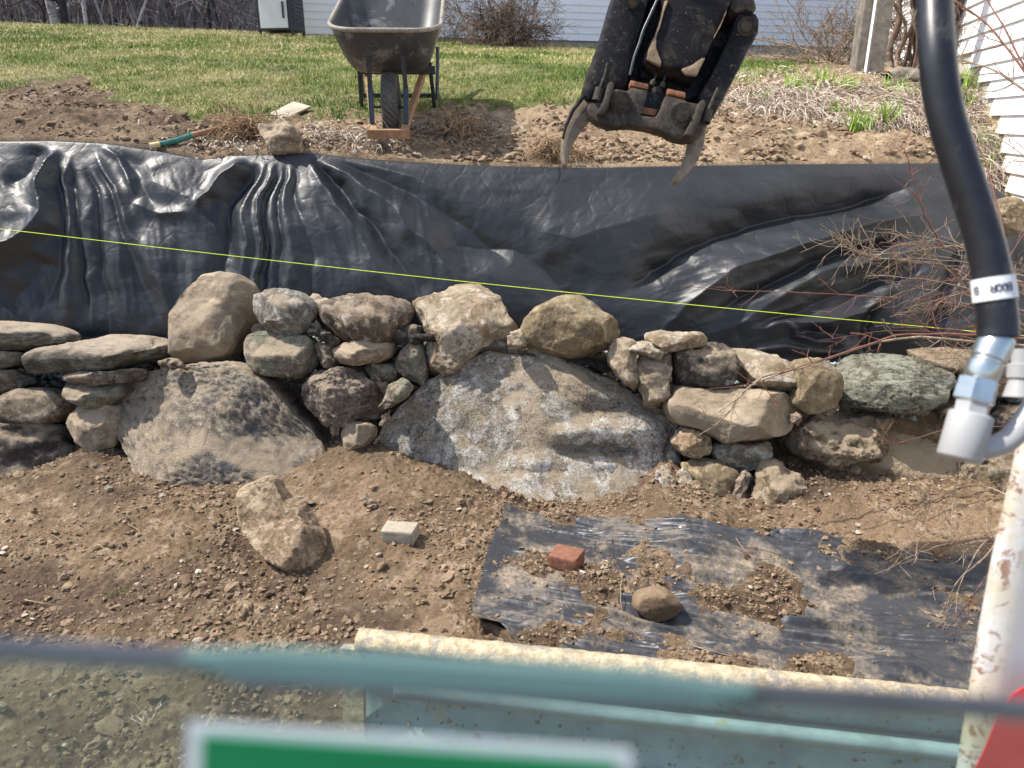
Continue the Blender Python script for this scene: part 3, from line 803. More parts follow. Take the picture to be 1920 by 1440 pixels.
    if strata > 0:
        sv = V0[:, 2] + 0.25 * V0[:, 0] * rg.uniform(-0.5, 0.5) + 0.012 * fbm(V0 * 7 + off, 3, sd + 2)
        h = h + strata * fbm(np.stack([V0[:, 0] * 3, V0[:, 1] * 3, sv * 70], -1), 3, sd + 3)
    if marks is not None: h = h + marks(V0 + O)
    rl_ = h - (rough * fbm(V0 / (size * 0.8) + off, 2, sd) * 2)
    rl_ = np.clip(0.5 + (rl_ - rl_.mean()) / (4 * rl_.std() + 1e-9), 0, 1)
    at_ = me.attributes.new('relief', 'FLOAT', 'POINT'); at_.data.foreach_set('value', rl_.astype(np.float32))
    V0 = V0 + nr * h[:, None]
    me.vertices.foreach_set('co', V0.astype(np.float32).ravel())
    me.update()
    return link(name, me, parent, tuple(O), **kw)

wall = empty('stone_wall', (0, 3.0, 0), 'dry stacked fieldstone wall of boulders and slabs below black fabric', 'wall')
def S(poly, Yc, thick, mat, name='stone', zoom=None, label=None, **kw):
    if zoom: poly = Z(poly, *zoom)
    kw.setdefault('lvl', 5)
    o = stone(name, poly, Yc, thick, M[mat], None, **kw)
    o.parent = wall; o.location = Vector(o.location) - wall.location
    if label: o['label'] = label
    return o
Z1 = (0, 480, 3); Z2 = (560, 480, 3); Z3 = (1120, 560, 3.6); Z4 = (1420, 560, 3.6)
S([(-200, 378), (0, 376), (200, 380), (320, 395), (380, 425), (418, 445), (400, 470), (370, 510), (260, 510), (100, 525), (0, 535), (-200, 540)], 3.32, 0.34, 'slab', 'slab', Z1, 'flat tan topped slab at the left end of the wall', split=(0.55, 0.5), k=2.6, strata=0.006, facets=4)
S([(125, 635), (200, 540), (300, 510), (420, 495), (560, 470), (680, 440), (780, 440), (870, 450), (935, 490), (940, 545), (900, 580), (800, 595), (700, 625), (600, 645), (450, 655), (250, 650), (160, 650)], 3.25, 0.36, 'slab', 'slab', Z1, 'long flat lichened slab', split=(0.60, 0.68), k=2.4, strata=0.006, facets=4)
S([(-200, 540), (0, 540), (150, 540), (160, 580), (100, 620), (0, 640), (-200, 650)], 3.28, 0.3, 'lichen', 'stone', Z1)
S([(-200, 640), (100, 640), (180, 690), (190, 720), (130, 755), (60, 770), (0, 785), (-200, 790)], 3.26, 0.3, 'brown', 'stone', Z1)
S([(-160, 840), (0, 830), (60, 780), (150, 745), (250, 735), (340, 760), (400, 800), (430, 850), (410, 900), (330, 935), (250, 942), (100, 935), (0, 915), (-160, 910)], 3.22, 0.3, 'brown', 'stone', Z1, facets=1, rough=0.008, fine=0.003)
S([(365, 678), (400, 658), (480, 650), (600, 655), (700, 640), (790, 635), (805, 655), (780, 690), (720, 715), (640, 725), (520, 730), (440, 715), (390, 700)], 3.18, 0.26, 'pink', 'stone', Z1, 'thin pinkish flat stone', lvl=5, strata=0.003, rough=0.006)
S([(370, 710), (500, 725), (640, 722), (720, 715), (690, 790), (640, 830), (560, 858), (470, 855), (420, 820), (385, 775)], 3.17, 0.26, 'lichen', 'stone', Z1, split=0.6, k=1.0, strata=0.004)
S([(440, 850), (600, 840), (650, 850), (690, 920), (670, 1000), (650, 1060), (600, 1110), (540, 1155), (500, 1140), (450, 1070), (400, 1000), (380, 950), (400, 900)], 3.12, 0.24, 'tan', 'stone', Z1, 'pointed wedge stone', facets=8, box=0.8)
S([(-200, 920), (120, 935), (250, 950), (330, 970), (370, 1050), (400, 1100), (400, 1200), (340, 1320), (200, 1380), (100, 1400), (0, 1430), (-200, 1440)], 3.12, 0.5, 'dampmud', 'boulder', Z1, 'dark damp boulder at lower left', rough=0.03, fine=0.012)
S([(690, 860), (705, 760), (765, 665), (870, 635), (1000, 630), (1200, 622), (1380, 612), (1480, 640), (1580, 720), (1640, 800), (1700, 880), (1790, 960), (1850, 1030), (1880, 1130), (1860, 1280), (1700, 1380), (1500, 1400), (1350, 1400), (1250, 1400), (1050, 1400), (900, 1400), (780, 1380), (755, 1260), (750, 1090), (715, 980)], 3.12, 0.62, 'granite2', 'boulder', Z1, 'large tan and grey boulder', lvl=6, split=(0.15, 0.15), k=0.35, facets=5, cuts=8, rough=0.010, fine=0.012, box=0.30)
S([(940, 520), (935, 440), (965, 340), (1020, 240), (1090, 170), (1180, 120), (1260, 105), (1350, 115), (1410, 160), (1445, 200), (1440, 290), (1420, 380), (1370, 470), (1330, 560), (1290, 600), (1230, 603), (1120, 608), (1030, 600), (970, 570)], 3.37, 0.28, 'smooth', 'stone', Z1, 'big smooth upright oval stone', lvl=6, facets=2, rough=0.012, fine=0.003, box=0.5)
S([(905, 590), (960, 575), (1010, 600), (1020, 630), (940, 635), (905, 615)], 3.12, 0.10, 'brown', 'stone', Z1, lvl=4)
S([(860, 600), (1000, 590), (1300, 585), (1480, 600), (1500, 690), (1300, 700), (900, 700)], 3.42, 0.3, 'dark', 'stone', Z1, lvl=4)
S([(1415, 240), (1430, 210), (1500, 195), (1600, 185), (1690, 200), (1740, 235), (1780, 270), (1775, 330), (1750, 400), (1700, 435), (1640, 460), (1560, 450), (1500, 410), (1460, 360), (1425, 320)], 3.24, 0.27, 'grey', 'stone', Z1, 'pale grey rounded stone', facets=6)
S([(1390, 480), (1410, 450), (1460, 425), (1550, 420), (1640, 440), (1740, 450), (1790, 500), (1805, 560), (1790, 620), (1740, 660), (1660, 684), (1560, 682), (1460, 658), (1410, 600), (1395, 540)], 3.20, 0.30, 'lichen', 'stone', Z1, 'rounded stone with mossy green face', facets=3)
S([(1440, 390), (1480, 380), (1560, 430), (1500, 470), (1420, 450)], 3.36, 0.15, 'tan', 'stone', Z1, lvl=4)
S([(1735, 232), (1790, 226), (1860, 245), (1900, 300), (1860, 420), (1780, 420), (1740, 330)], 3.44, 0.2, 'pale', 'stone', Z1, lvl=4)
S([(95, 340), (110, 290), (180, 250), (280, 230), (400, 228), (520, 235), (600, 250), (645, 285), (660, 320), (640, 350), (570, 400), (530, 450), (490, 490), (430, 505), (350, 490), (250, 470), (200, 440), (170, 410), (110, 380)], 3.22, 0.34, 'brown', 'stone', Z2, 'reddish brown flat stone with pale patches', facets=9, rough=0.02, fine=0.009, split=(0.55, 0.45), k=0.8, marks=None)
S([(60, 400), (110, 395), (180, 430), (240, 480), (225, 505), (190, 500), (120, 465), (55, 430)], 3.20, 0.18, 'dark', 'stone', Z2, lvl=4, strata=0.003)
S([(115, 510), (140, 498), (185, 510), (205, 600), (190, 625), (140, 640), (125, 600)], 3.16, 0.14, 'brown', 'stone', Z2, lvl=4)
S([(195, 520), (240, 490), (320, 485), (450, 495), (540, 480), (545, 530), (510, 580), (430, 605), (330, 614), (260, 614), (210, 580)], 3.17, 0.28, 'tan', 'stone', Z2, strata=0.004)
S([(540, 450), (580, 410), (640, 385), (690, 395), (700, 450), (690, 495), (600, 505), (550, 490)], 3.24, 0.2, 'dark', 'stone', Z2, lvl=4, facets=2)
S([(550, 600), (580, 530), (640, 490), (710, 500), (720, 580), (735, 690), (700, 730), (650, 712), (580, 670), (550, 640)], 3.18, 0.2, 'lichen', 'stone', Z2, facets=5)
S([(645, 260), (700, 235), (830, 215), (900, 190), (970, 175), (1030, 190), (1080, 220), (1130, 235), (1160, 290), (1200, 350), (1222, 420), (1200, 480), (1150, 520), (1050, 560), (950, 600), (870, 650), (800, 685), (750, 680), (725, 640), (720, 560), (710, 470), (690, 380), (660, 310)], 3.24, 0.36, 'pale', 'stone', Z2, 'big tan blocky stone with green lichen', lvl=6, split=(0.62, 0.60), k=1.7, facets=7, rough=0.022, fine=0.007)
S([(1180, 470), (1210, 430), (1250, 415), (1280, 470), (1275, 510), (1230, 518), (1190, 505)], 3.12, 0.12, 'tan', 'stone', Z2, lvl=4, facets=1)
S([(1240, 410), (1270, 350), (1340, 290), (1420, 245), (1500, 228), (1580, 235), (1650, 260), (1720, 320), (1780, 380), (1815, 430), (1800, 470), (1760, 510), (1740, 540), (1650, 580), (1560, 592), (1440, 570), (1340, 540), (1280, 505), (1250, 450)], 3.20, 0.36, 'gold', 'stone', Z2, 'dome shaped brown stone', lvl=6, facets=2, rough=0.015, fine=0.004, split=0.55, k=0.5)
S([(360, 625), (400, 610), (540, 600), (555, 660), (530, 710), (460, 705), (400, 690)], 3.18, 0.18, 'lichen', 'stone', Z2, lvl=5)
S([(15, 790), (50, 720), (110, 660), (200, 630), (300, 620), (360, 640), (400, 690), (450, 740), (485, 780), (480, 830), (470, 900), (430, 930), (350, 940), (250, 947), (150, 945), (80, 900), (40, 850)], 3.12, 0.34, 'pink', 'stone', Z2, 'wide reddish stone between the two boulders', facets=10, rough=0.022, fine=0.010, lvl=6)
S([(440, 710), (500, 710), (520, 740), (480, 775)], 3.14, 0.08, 'tan', 'stone', Z2, lvl=4)
S([(445, 870), (470, 820), (500, 760), (540, 710), (580, 680), (620, 700), (645, 740), (610, 790), (560, 830), (500, 860)], 3.02, 0.16, 'lichen', 'stone', Z2, 'leaf shaped stone leaning on the granite boulder', facets=4)
S([(458, 945), (480, 900), (520, 855), (505, 920), (475, 955)], 3.0, 0.06, 'tan', 'stone', Z2, lvl=4)
S([(230, 1020), (250, 960), (310, 940), (390, 938), (435, 960), (430, 1020), (370, 1070), (300, 1094), (250, 1075)], 3.03, 0.18, 'smooth', 'stone', Z2, facets=3, rough=0.006, fine=0.002)
S([(180, 955), (230, 950), (240, 970), (220, 1010), (190, 1010)], 3.05, 0.08, 'tan', 'stone', Z2, lvl=4)
def ledge(Pw):
    px, py = proj(Pw)
    py = py + 16 * fbm(Pw * 9, 3, 7); px = px + 30 * fbm(Pw * 6, 3, 8)
    h = 0.035 * np.exp(-((py - 812) / 16) ** 2) * sstep(1030, 1070, px) * (1 - sstep(1190, 1240, px))
    h = h - 0.03 * np.exp(-((py - 845) / 14) ** 2) * sstep(1040, 1080, px) * (1 - sstep(1170, 1210, px))
    h = h - 0.03 * np.exp(-((py - 765) / 12) ** 2) * sstep(1060, 1100, px) * (1 - sstep(1150, 1180, px))
    h = h + 0.03 * sstep(940, 985, px - (py - 860) * 0.1) * sstep(840, 870, py)
    return h
S([(690, 900), (695, 870), (707, 833), (720, 803), (747, 767), (777, 740), (807, 717), (847, 693), (880, 677), (913, 662), (953, 653), (1000, 653), (1040, 667), (1087, 680), (1120, 697), (1153, 713), (1178, 732), (1200, 755), (1242, 771), (1256, 790), (1261, 818), (1260, 846), (1262, 880), (1262, 920), (1235, 965), (1165, 995), (1110, 1005), (1040, 1010), (985, 1005), (930, 995), (870, 980), (800, 960), (725, 930)], 2.98, 0.62, 'granite', 'boulder', None, 'huge pale granite boulder, largest in the wall', lvl=6, facets=6, split=(0.10, 0.10), k=0.65, cuts=9, rough=0.016, fine=0.012, box=0.36, marks=ledge)
S([(75, 380), (90, 320), (120, 270), (170, 258), (240, 285), (250, 330), (258, 420), (275, 500), (282, 590), (250, 607), (200, 590), (140, 530), (90, 450)], 3.06, 0.18, 'tan', 'stone', Z3, 'upright oval tan stone', facets=2, rough=0.008)
S([(195, 340), (240, 300), (340, 292), (380, 320), (470, 365), (425, 412), (350, 390), (250, 365)], 3.02, 0.16, 'pale', 'stone', Z3, lvl=5, split=0.5, k=1.4)
S([(272, 420), (300, 395), (420, 405), (480, 375), (505, 420), (485, 520), (465, 580), (470, 680), (440, 732), (370, 740), (320, 722), (300, 640), (275, 520)], 3.02, 0.2, 'tan', 'stone', Z3, facets=9, rough=0.015)
S([(332, 225), (400, 222), (600, 232), (680, 235), (730, 270), (742, 310), (720, 335), (620, 345), (500, 355), (430, 345), (370, 315), (335, 290)], 3.04, 0.24, 'pale', 'slab', Z3, 'pale tan flat capping stone', split=0.6, k=1.6, facets=4, rough=0.01)
S([(515, 375), (530, 360), (640, 345), (740, 298), (830, 330), (900, 370), (930, 460), (940, 560), (900, 602), (780, 605), (650, 592), (530, 570), (520, 470)], 3.04, 0.28, 'dark', 'stone', Z3, 'squared dark lichened block', split=(0.78, 0.72), k=2.6, facets=3, box=0.35, rough=0.010, strata=0.004)
S([(870, 350), (960, 340), (1080, 350), (1180, 385), (1260, 430), (1320, 500), (1340, 570), (1320, 612), (1250, 632), (1150, 615), (1060, 592), (950, 530), (910, 440), (880, 390)], 3.06, 0.30, 'pale', 'stone', Z3, 'smooth tan oval stone', facets=2, rough=0.01, fine=0.003, split=0.5, k=0.7)
S([(462, 680), (480, 620), (520, 575), (620, 588), (720, 600), (900, 600), (1100, 610), (1230, 635), (1290, 680), (1320, 760), (1310, 850), (1250, 920), (1150, 960), (1000, 982), (850, 972), (760, 930), (640, 885), (540, 850), (480, 790), (460, 740)], 2.98, 0.42, 'smooth', 'stone', Z3, 'large smooth brown oval stone', lvl=6, facets=3, rough=0.012, fine=0.003, split=(0.75, 0.8), k=0.8)
S([(515, 960), (540, 890), (570, 868), (690, 885), (750, 930), (774, 990), (760, 1050), (700, 1087), (640, 1082), (570, 1040)], 2.92, 0.2, 'rust_rock', 'stone', Z3, facets=7, split=0.5, k=0.8)
S([(768, 1010), (800, 972), (1000, 975), (1150, 965), (1172, 1010), (1152, 1090), (1110, 1140), (1000, 1162), (920, 1157), (850, 1132), (800, 1080)], 2.93, 0.22, 'grey', 'stone', Z3, facets=3, strata=0.002)
S([(578, 1110), (650, 1075), (740, 1080), (850, 1115), (930, 1155), (972, 1210), (952, 1270), (880, 1325), (800, 1342), (730, 1315), (660, 1240), (600, 1180)], 2.86, 0.22, 'gold', 'stone', Z3, facets=6, split=(0.7, 0.5), k=0.8)
S([(545, 1180), (590, 1150), (640, 1220), (660, 1300), (695, 1340), (640, 1348), (580, 1320), (550, 1250)], 2.80, 0.07, 'pale', 'stone', Z3, lvl=4, facets=5)
S([(890, 1350), (930, 1270), (1000, 1160), (1040, 1210), (1020, 1280), (950, 1372)], 2.80, 0.07, 'pink', 'stone', Z3, lvl=4, facets=5)
S([(395, 1190), (450, 1120), (510, 1165), (520, 1230), (540, 1300), (510, 1400), (440, 1370), (430, 1260), (405, 1230)], 2.80, 0.10, 'granite', 'stone', Z3, lvl=5, facets=6, rough=0.015, fine=0.008)
S([(1285, 690), (1330, 600), (1310, 500), (1300, 440), (1380, 412), (1470, 402), (1540, 428), (1600, 490), (1634, 570), (1622, 660), (1560, 732), (1480, 778), (1400, 784), (1330, 745)], 2.98, 0.28, 'gold', 'stone', Z3, 'round golden brown stone', facets=3, rough=0.010, fine=0.004)
S([(1315, 790), (1340, 765), (1368, 800), (1350, 850), (1310, 840)], 2.88, 0.06, 'pink', 'stone', Z3, lvl=4, facets=1)
S([(1500, 770), (1560, 730), (1618, 675), (1615, 740), (1560, 798)], 2.93, 0.08, 'pink', 'stone', Z3, lvl=4)
S([(550, 520), (570, 480), (620, 430), (700, 385), (800, 385), (1000, 408), (1130, 435), (1260, 500), (1300, 590), (1312, 670), (1270, 720), (1200, 755), (1050, 768), (900, 762), (740, 742), (620, 725), (565, 700), (550, 620)], 3.02, 0.34, 'green', 'slab', Z4, 'thick greenish slab with layered edge', lvl=6, split=(0.40, 0.42), k=1.7, strata=0.006, facets=5, rough=0.012, fine=0.008, box=0.4)
S([(1015, 350), (1050, 320), (1200, 328), (1450, 355), (1600, 415), (1745, 480), (1725, 590), (1600, 602), (1450, 560), (1300, 505), (1180, 452), (1080, 388)], 3.12, 0.28, 'wood_rock', 'slab', Z4, 'long tan layered slab under the twigs', split=(0.5, 0.35), k=2.0, strata=0.006, rough=0.008)
S([(1270, 500), (1450, 560), (1640, 598), (1760, 590), (1740, 640), (1600, 660), (1400, 640), (1300, 590)], 3.08, 0.26, 'wood_rock', 'stone', Z4, strata=0.008, rough=0.006)
S([(1190, 760), (1280, 700), (1350, 630), (1500, 640), (1620, 660), (1590, 740), (1560, 790), (1400, 800), (1250, 780)], 3.06, 0.24, 'brown', 'stone', Z4)
S([(1540, 850), (1570, 790), (1650, 730), (1800, 715), (1950, 740), (1950, 900), (1800, 930), (1680, 900), (1600, 880)], 3.02, 0.3, 'dark', 'stone', Z4, strata=0.004)
S([(1690, 640), (1740, 560), (1850, 540), (1980, 560), (1980, 740), (1850, 740), (1740, 700)], 3.08, 0.2, 'granite', 'stone', Z4, lvl=5)
S([(1450, 860), (1470, 800), (1540, 768), (1700, 772), (1850, 790), (1990, 830), (1990, 1010), (1700, 1020), (1480, 990)], 3.00, 0.5, 'muddy', 'boulder', None, 'wide soil caked mass of rock filling the right end of the wall', lvl=6, facets=7, cuts=5, split=0.7, k=0.8, rough=0.018, fine=0.010, strata=0.004, box=0.32)
S([(140, 960), (250, 860), (330, 790), (480, 730), (560, 720), (700, 760), (850, 790), (870, 900), (850, 1010), (790, 1080), (700, 1100), (560, 1120), (430, 1150), (300, 1120), (200, 1050)], 2.98, 0.46, 'muddy', 'boulder', Z4, 'mud covered boulder under the golden stone', lvl=6, facets=8, split=0.55, k=1.2, rough=0.035, fine=0.009)
S([(0, 1180), (60, 1100), (160, 1090), (260, 1180), (340, 1290), (360, 1420), (200, 1460), (0, 1440), (-80, 1350)], 2.78, 0.3, 'muddy', 'boulder', Z4, lvl=5, facets=6, rough=0.025, fine=0.007)
S([(1350, 1080), (1500, 1020), (1700, 1010), (1950, 1050), (1950, 1400), (1700, 1450), (1450, 1420), (1330, 1300)], 2.84, 0.4, 'muddy', 'boulder', Z4, lvl=5, facets=6, rough=0.03, fine=0.014)
# chinking stones filling the dark gaps behind
for (x, y, r, Yc) in ((170, 700, 26, 3.3), (100, 665, 24, 3.4), (260, 690, 20, 3.35), (615, 690, 22, 3.32), (740, 700, 24, 3.3), (720, 620, 22, 3.4), (1240, 720, 22, 3.2), (1255, 660, 20, 3.25), (1130, 680, 22, 3.25), (1400, 760, 24, 3.2), (1275, 905, 18, 3.0), (1470, 830, 22, 3.15), (1660, 700, 24, 3.25), (640, 800, 18, 3.2), (220, 800, 20, 3.25)):
    S([(x + r * 1.3 * math.cos(a) * random.uniform(0.8, 1.1), y + r * math.sin(a) * random.uniform(0.8, 1.1)) for a in np.linspace(0, 6.28, 9)[:-1]], Yc, 0.14, 'dark', 'stone', None, lvl=4)

# loose rocks (top level)
def loose(name, poly, mat, thick, label, cat='rock', upper=False, sink=0.25, zoom=None, t=None, push=0.0, **kw):
    if zoom: poly = Z(poly, *zoom)
    pa = np.array(poly); bx = pa[:, 0].mean(); by = pa[:, 1].max() * 0.8 + pa[:, 1].mean() * 0.2
    if t is None:
        g = on_upper(bx, by) if upper else on_lower(bx, by)
        t = g[1] * CP - (g[2] - CAM_H) * SP
    o = stone(name, poly, None, thick, M[mat], None, t=t - thick * 0.05 - push, **kw)
    o['label'] = label; o['category'] = cat
    return o
Z5 = (400, 860, 4.174)
loose('rock', [(180, 330), (220, 225), (300, 190), (430, 140), (490, 155), (530, 240), (600, 330), (700, 380), (780, 490), (840, 600), (855, 700), (830, 810), (760, 880), (690, 918), (620, 890), (500, 820), (400, 700), (280, 590), (220, 520), (185, 420)], 'rust_rock', 0.20, 'long angular tan rock with rusty streaks lying on the soil in front of the wall', zoom=Z5, lvl=6, facets=6, cuts=14, rough=0.006, fine=0.005, split=(-0.1, -0.1), k=0.45, box=0.45, push=0.03)
Z6 = (860, 920, 3)
loose('rock', [(985, 610), (1010, 570), (1080, 548), (1160, 550), (1220, 590), (1245, 650), (1220, 690), (1160, 715), (1090, 728), (1020, 690), (985, 650)], 'cobble', 0.13, 'smooth brown cobble on the dirty black fabric right of the red brick', zoom=Z6, facets=2, rough=0.003, fine=0.0015, split=0.4, k=0.2, push=0.06)
loose('pebble', [(1812, 545), (1830, 510), (1870, 488), (1905, 520), (1905, 545), (1860, 562)], 'grey', 0.05, 'small pale grey stone on the crumbly soil heap, right of the brown cobble', 'pebble', zoom=Z6, lvl=4, rough=0.004, fine=0.001)
loose('pebble', [(1757, 1105), (1763, 1092), (1775, 1098), (1780, 1120), (1776, 1138), (1764, 1130)], 'tan', 0.05, 'tan oblong stone on the black ground fabric beside the white boom', 'pebble', lvl=4, rough=0.004, fine=0.001)
loose('pebble', [(1778, 1130), (1786, 1118), (1794, 1128), (1792, 1142), (1782, 1144)], 'pink', 0.04, 'small reddish stone touching the tan oblong stone by the boom', 'pebble', lvl=4, rough=0.003, fine=0.001)
loose('pebble', [(548, 945), (552, 934), (568, 930), (583, 938), (574, 946), (560, 949)], 'brown', 0.07, 'small flat brown stone just behind the long angular rock', 'pebble', lvl=4, rough=0.004, fine=0.001)
loose('pebble', [(679, 936), (688, 932), (702, 938), (706, 944), (692, 949), (682, 944)], 'tan', 0.05, 'small pale chip between the angular rock and the granite boulder', 'pebble', lvl=4, rough=0.004, fine=0.001)
loose('pebble', [(1142, 1223), (1152, 1216), (1162, 1228), (1158, 1232)], 'pale', 0.03, 'thin pale stone flake at the near edge of the ground fabric', 'pebble', lvl=4, rough=0.002, fine=0.001)
loose('pebble', [(0, 1318), (12, 1322), (14, 1330), (0, 1336), (-10, 1328)], 'pale', 0.03, 'small pale pebble seen through the glass at the left edge', 'pebble', lvl=4, rough=0.002, fine=0.001)
loose('pebble', [(195, 915), (203, 908), (212, 914), (204, 922), (196, 922)], 'pale', 0.03, 'small white chip on the soil below the pointed wedge stone', 'pebble', lvl=4, rough=0.002, fine=0.001)
loose('rock', [(487, 238), (498, 233), (515, 232), (532, 226), (550, 234), (562, 250), (567, 270), (562, 284), (545, 291), (520, 294), (508, 286), (500, 268), (490, 252)], 'tan', 0.20, 'rounded tan rock holding down the top edge of the black fabric', upper=True, t=3.80, facets=5, rough=0.02, fine=0.005)
loose('rock', [(132, 262), (136, 254), (150, 250), (163, 252), (170, 264), (150, 268)], 'pale', 0.14, 'pale squared rock half hidden behind the fabric edge at the left', upper=True, t=3.90, lvl=4, facets=5, rough=0.01)
loose('rock', [(1862, 385), (1880, 372), (1905, 378), (1922, 400), (1930, 425), (1910, 440), (1880, 432), (1864, 410)], 'gold', 0.18, 'yellowish rock at the right end of the black fabric, behind the hose', t=3.70, facets=4, rough=0.01)
loose('rock', [(45, 176), (52, 168), (62, 166), (69, 172), (66, 178), (52, 180)], 'dark', 0.10, 'dark lump of rock on the far edge of the bare soil patch at the left', upper=True, lvl=4)

# ------------------------------------------------------------------ black fabric over the bank
NU, NV = 720, 230
ux = np.linspace(-200, 2080, NU); sv = np.linspace(0, 1, NV)
PX, SV = np.meshgrid(ux, sv, indexing='ij')
yt = np.interp(PX, TOPX, TOPY); yb_ = np.interp(PX, BOTX, BOTY)
PYx = yt + (yb_ - yt) * SV
def seg_field(px, py, pts, w0, w1, amp, taper=0.25):
    """gaussian ridge along a polyline; width w0..w1 px of sheet"""
    best = np.full(px.shape, 1e9); par = np.zeros(px.shape)
    L = [0]
    for a, b in zip(pts[:-1], pts[1:]): L.append(L[-1] + math.hypot(b[0] - a[0], b[1] - a[1]))
    for i, (a, b) in enumerate(zip(pts[:-1], pts[1:])):
        ex, ey = b[0] - a[0], b[1] - a[1]; l2 = ex * ex + ey * ey
        t = np.clip(((px - a[0]) * ex + (py - a[1]) * ey) / l2, 0, 1)
        d = np.hypot(px - a[0] - t * ex, py - a[1] - t * ey)
        m = d < best
        best = np.where(m, d, best); par = np.where(m, (L[i] + t * math.sqrt(l2)) / L[-1], par)
    w = w0 + (w1 - w0) * par
    fade = sstep(-0.001, taper * 0.6 + 0.001, par) * (1 - sstep(1 - taper, 1.001, par))
    q = best / w
    return amp * fade * (0.55 * np.exp(-q ** 2) + 0.45 * np.exp(-1.9 * q))
D = np.zeros_like(PX)
wob = 1.0
wx_ = PX + 26 * fbm(np.stack([PX / 150, PYx / 110, PX * 0], -1), 3, 61); wy_ = PYx + 14 * fbm(np.stack([PX / 120, PYx / 90, PX * 0 + 5], -1), 3, 62)
FOLDS = [
 ([(112, 262), (98, 300), (88, 360), (88, 402), (60, 430), (0, 470), (-80, 520)], 13, 20, 0.055),
 ([(70, 262), (50, 330), (10, 350)], 20, 22, -0.045),
 ([(60, 470), (40, 540), (0, 590)], 26, 34, -0.05),
 ([(118, 300), (112, 400), (90, 520), (60, 620)], 10, 26, -0.045),
 ([(140, 268), (128, 330), (128, 430), (120, 540), (130, 620)], 8, 16, 0.028),
 
 ([(138, 290), (140, 420), (150, 560), (152, 630)], 7, 12, -0.028),
 
 ([(160, 300), (185, 440), (196, 560), (198, 630)], 6, 11, -0.030),
 ([(165, 268), (215, 350), (255, 440), (320, 560), (350, 620)], 8, 14, 0.030),
 ([(175, 290), (220, 400), (262, 520), (300, 630)], 8, 14, -0.034),
 ([(180, 266), (225, 300), (248, 340), (256, 372)], 9, 8, 0.045),
 ([(205, 272), (262, 330), (300, 400), (340, 470), (370, 560)], 12, 22, -0.03),
 ([(280, 300), (300, 340), (360, 370), (400, 350)], 30, 30, 0.030),
 ([(250, 380), (310, 400), (372, 402)], 12, 10, 0.016),
 ([(455, 298), (425, 330), (395, 372), (374, 396)], 16, 8, 0.060),
 ([(478, 300), (440, 370), (418, 440), (408, 520), (400, 600)], 13, 22, -0.075),
 ([(494, 298), (466, 380), (455, 470), (450, 600)], 7, 14, 0.045),
 
 ([(508, 298), (490, 390), (482, 500), (480, 620)], 5, 8, 0.035),
 ([(515, 298), (500, 400), (494, 500), (492, 620)], 4, 8, -0.035),
 
 ([(528, 298), (526, 400), (524, 500), (524, 620)], 4, 8, -0.028),
 ([(534, 298), (540, 360), (545, 470), (550, 620)], 6, 16, 0.030),
 ([(542, 298), (560, 380), (582, 480), (600, 620)], 5, 14, -0.030),
 
 
 ([(566, 294), (620, 360), (680, 450), (750, 590)], 7, 18, 0.034),
 ([(574, 293), (640, 350), (710, 430), (800, 560)], 6, 22, -0.036),
 ([(580, 291), (650, 330), (730, 380), (830, 470), (880, 560)], 7, 24, 0.036),
 ([(590, 290), (670, 318), (770, 360), (880, 420), (980, 520)], 6, 22, -0.032),
 ([(600, 290), (700, 312), (800, 340), (900, 385)], 6, 20, 0.016),
 ([(800, 470), (860, 455), (960, 460), (1020, 500), (1080, 570), (1100, 640)], 30, 46, -0.060),
 ([(1000, 430), (1080, 450), (1180, 420), (1300, 380)], 34, 40, 0.045),
 ([(1720, 335), (1620, 372), (1500, 396), (1350, 440), (1220, 500), (1120, 580)], 16, 30, -0.085),
 ([(1760, 400), (1620, 425), (1500, 465), (1400, 500), (1300, 560), (1220, 640)], 12, 14, 0.050),
 ([(1700, 440), (1600, 470), (1500, 510), (1400, 550), (1320, 610)], 8, 10, -0.045),
 ([(1740, 455), (1640, 490), (1540, 520), (1440, 570), (1350, 640)], 8, 12, 0.045),
 ([(1720, 500), (1640, 520), (1560, 560), (1480, 590), (1400, 610)], 9, 12, -0.055),
 ([(1700, 500), (1660, 540), (1620, 580), (1560, 600), (1480, 604), (1380, 625)], 10, 10, 0.050),
 ([(1475, 600), (1490, 630), (1530, 640), (1590, 640)], 5, 7, 0.040),
 ([(1500, 615), (1560, 620), (1620, 628)], 7, 9, -0.045),
 ([(1400, 660), (1480, 655), (1560, 660), (1620, 650)], 8, 10, 0.045),
 ([(1640, 570), (1632, 620), (1640, 670)], 14, 16, -0.06),
 ([(1780, 430), (1740, 500), (1700, 570), (1680, 660)], 18, 22, 0.022),
 ([(1810, 440), (1790, 520), (1760, 600), (1750, 680)], 10, 14, -0.05),
 ([(1860, 420), (1850, 520), (1830, 600), (1820, 690)], 12, 16, 0.04),
 ([(1900, 440), (1900, 540), (1890, 700)], 12, 16, -0.05),
]
for pts, w0, w1, a in FOLDS:
    kx = 0.62 if abs(pts[0][0] - 525) < 45 and w0 < 8 else 1.0
    D += seg_field(wx_, wy_, pts, w0 * 1.15 * (1 + 0.35 * math.sin(w1 * 7 + pts[1][0])), w1 * 1.45, a * kx * (0.95 + 0.3 * math.sin(pts[-1][0])))
D += 0.022 * fbm(np.stack([PX / 260, PYx / 120, PX * 0], -1), 3, 63)
cc = sstep(1050, 1350, PX)
D += 0.020 * fbm(np.stack([(PX - 0.15 * (PYx - 300)) / 70, PYx / 300, PX * 0], -1), 3, 66, 0.5, True) * (1 - sstep(760, 1000, PX)) * sstep(0.02, 0.3, SV)
D += 0.014 * fbm(np.stack([(PX * 0.35 + PYx) / 55, (PX - PYx * 0.35) / 260, PX * 0], -1), 3, 67, 0.5, True) * cc * sstep(0.2, 0.5, SV)
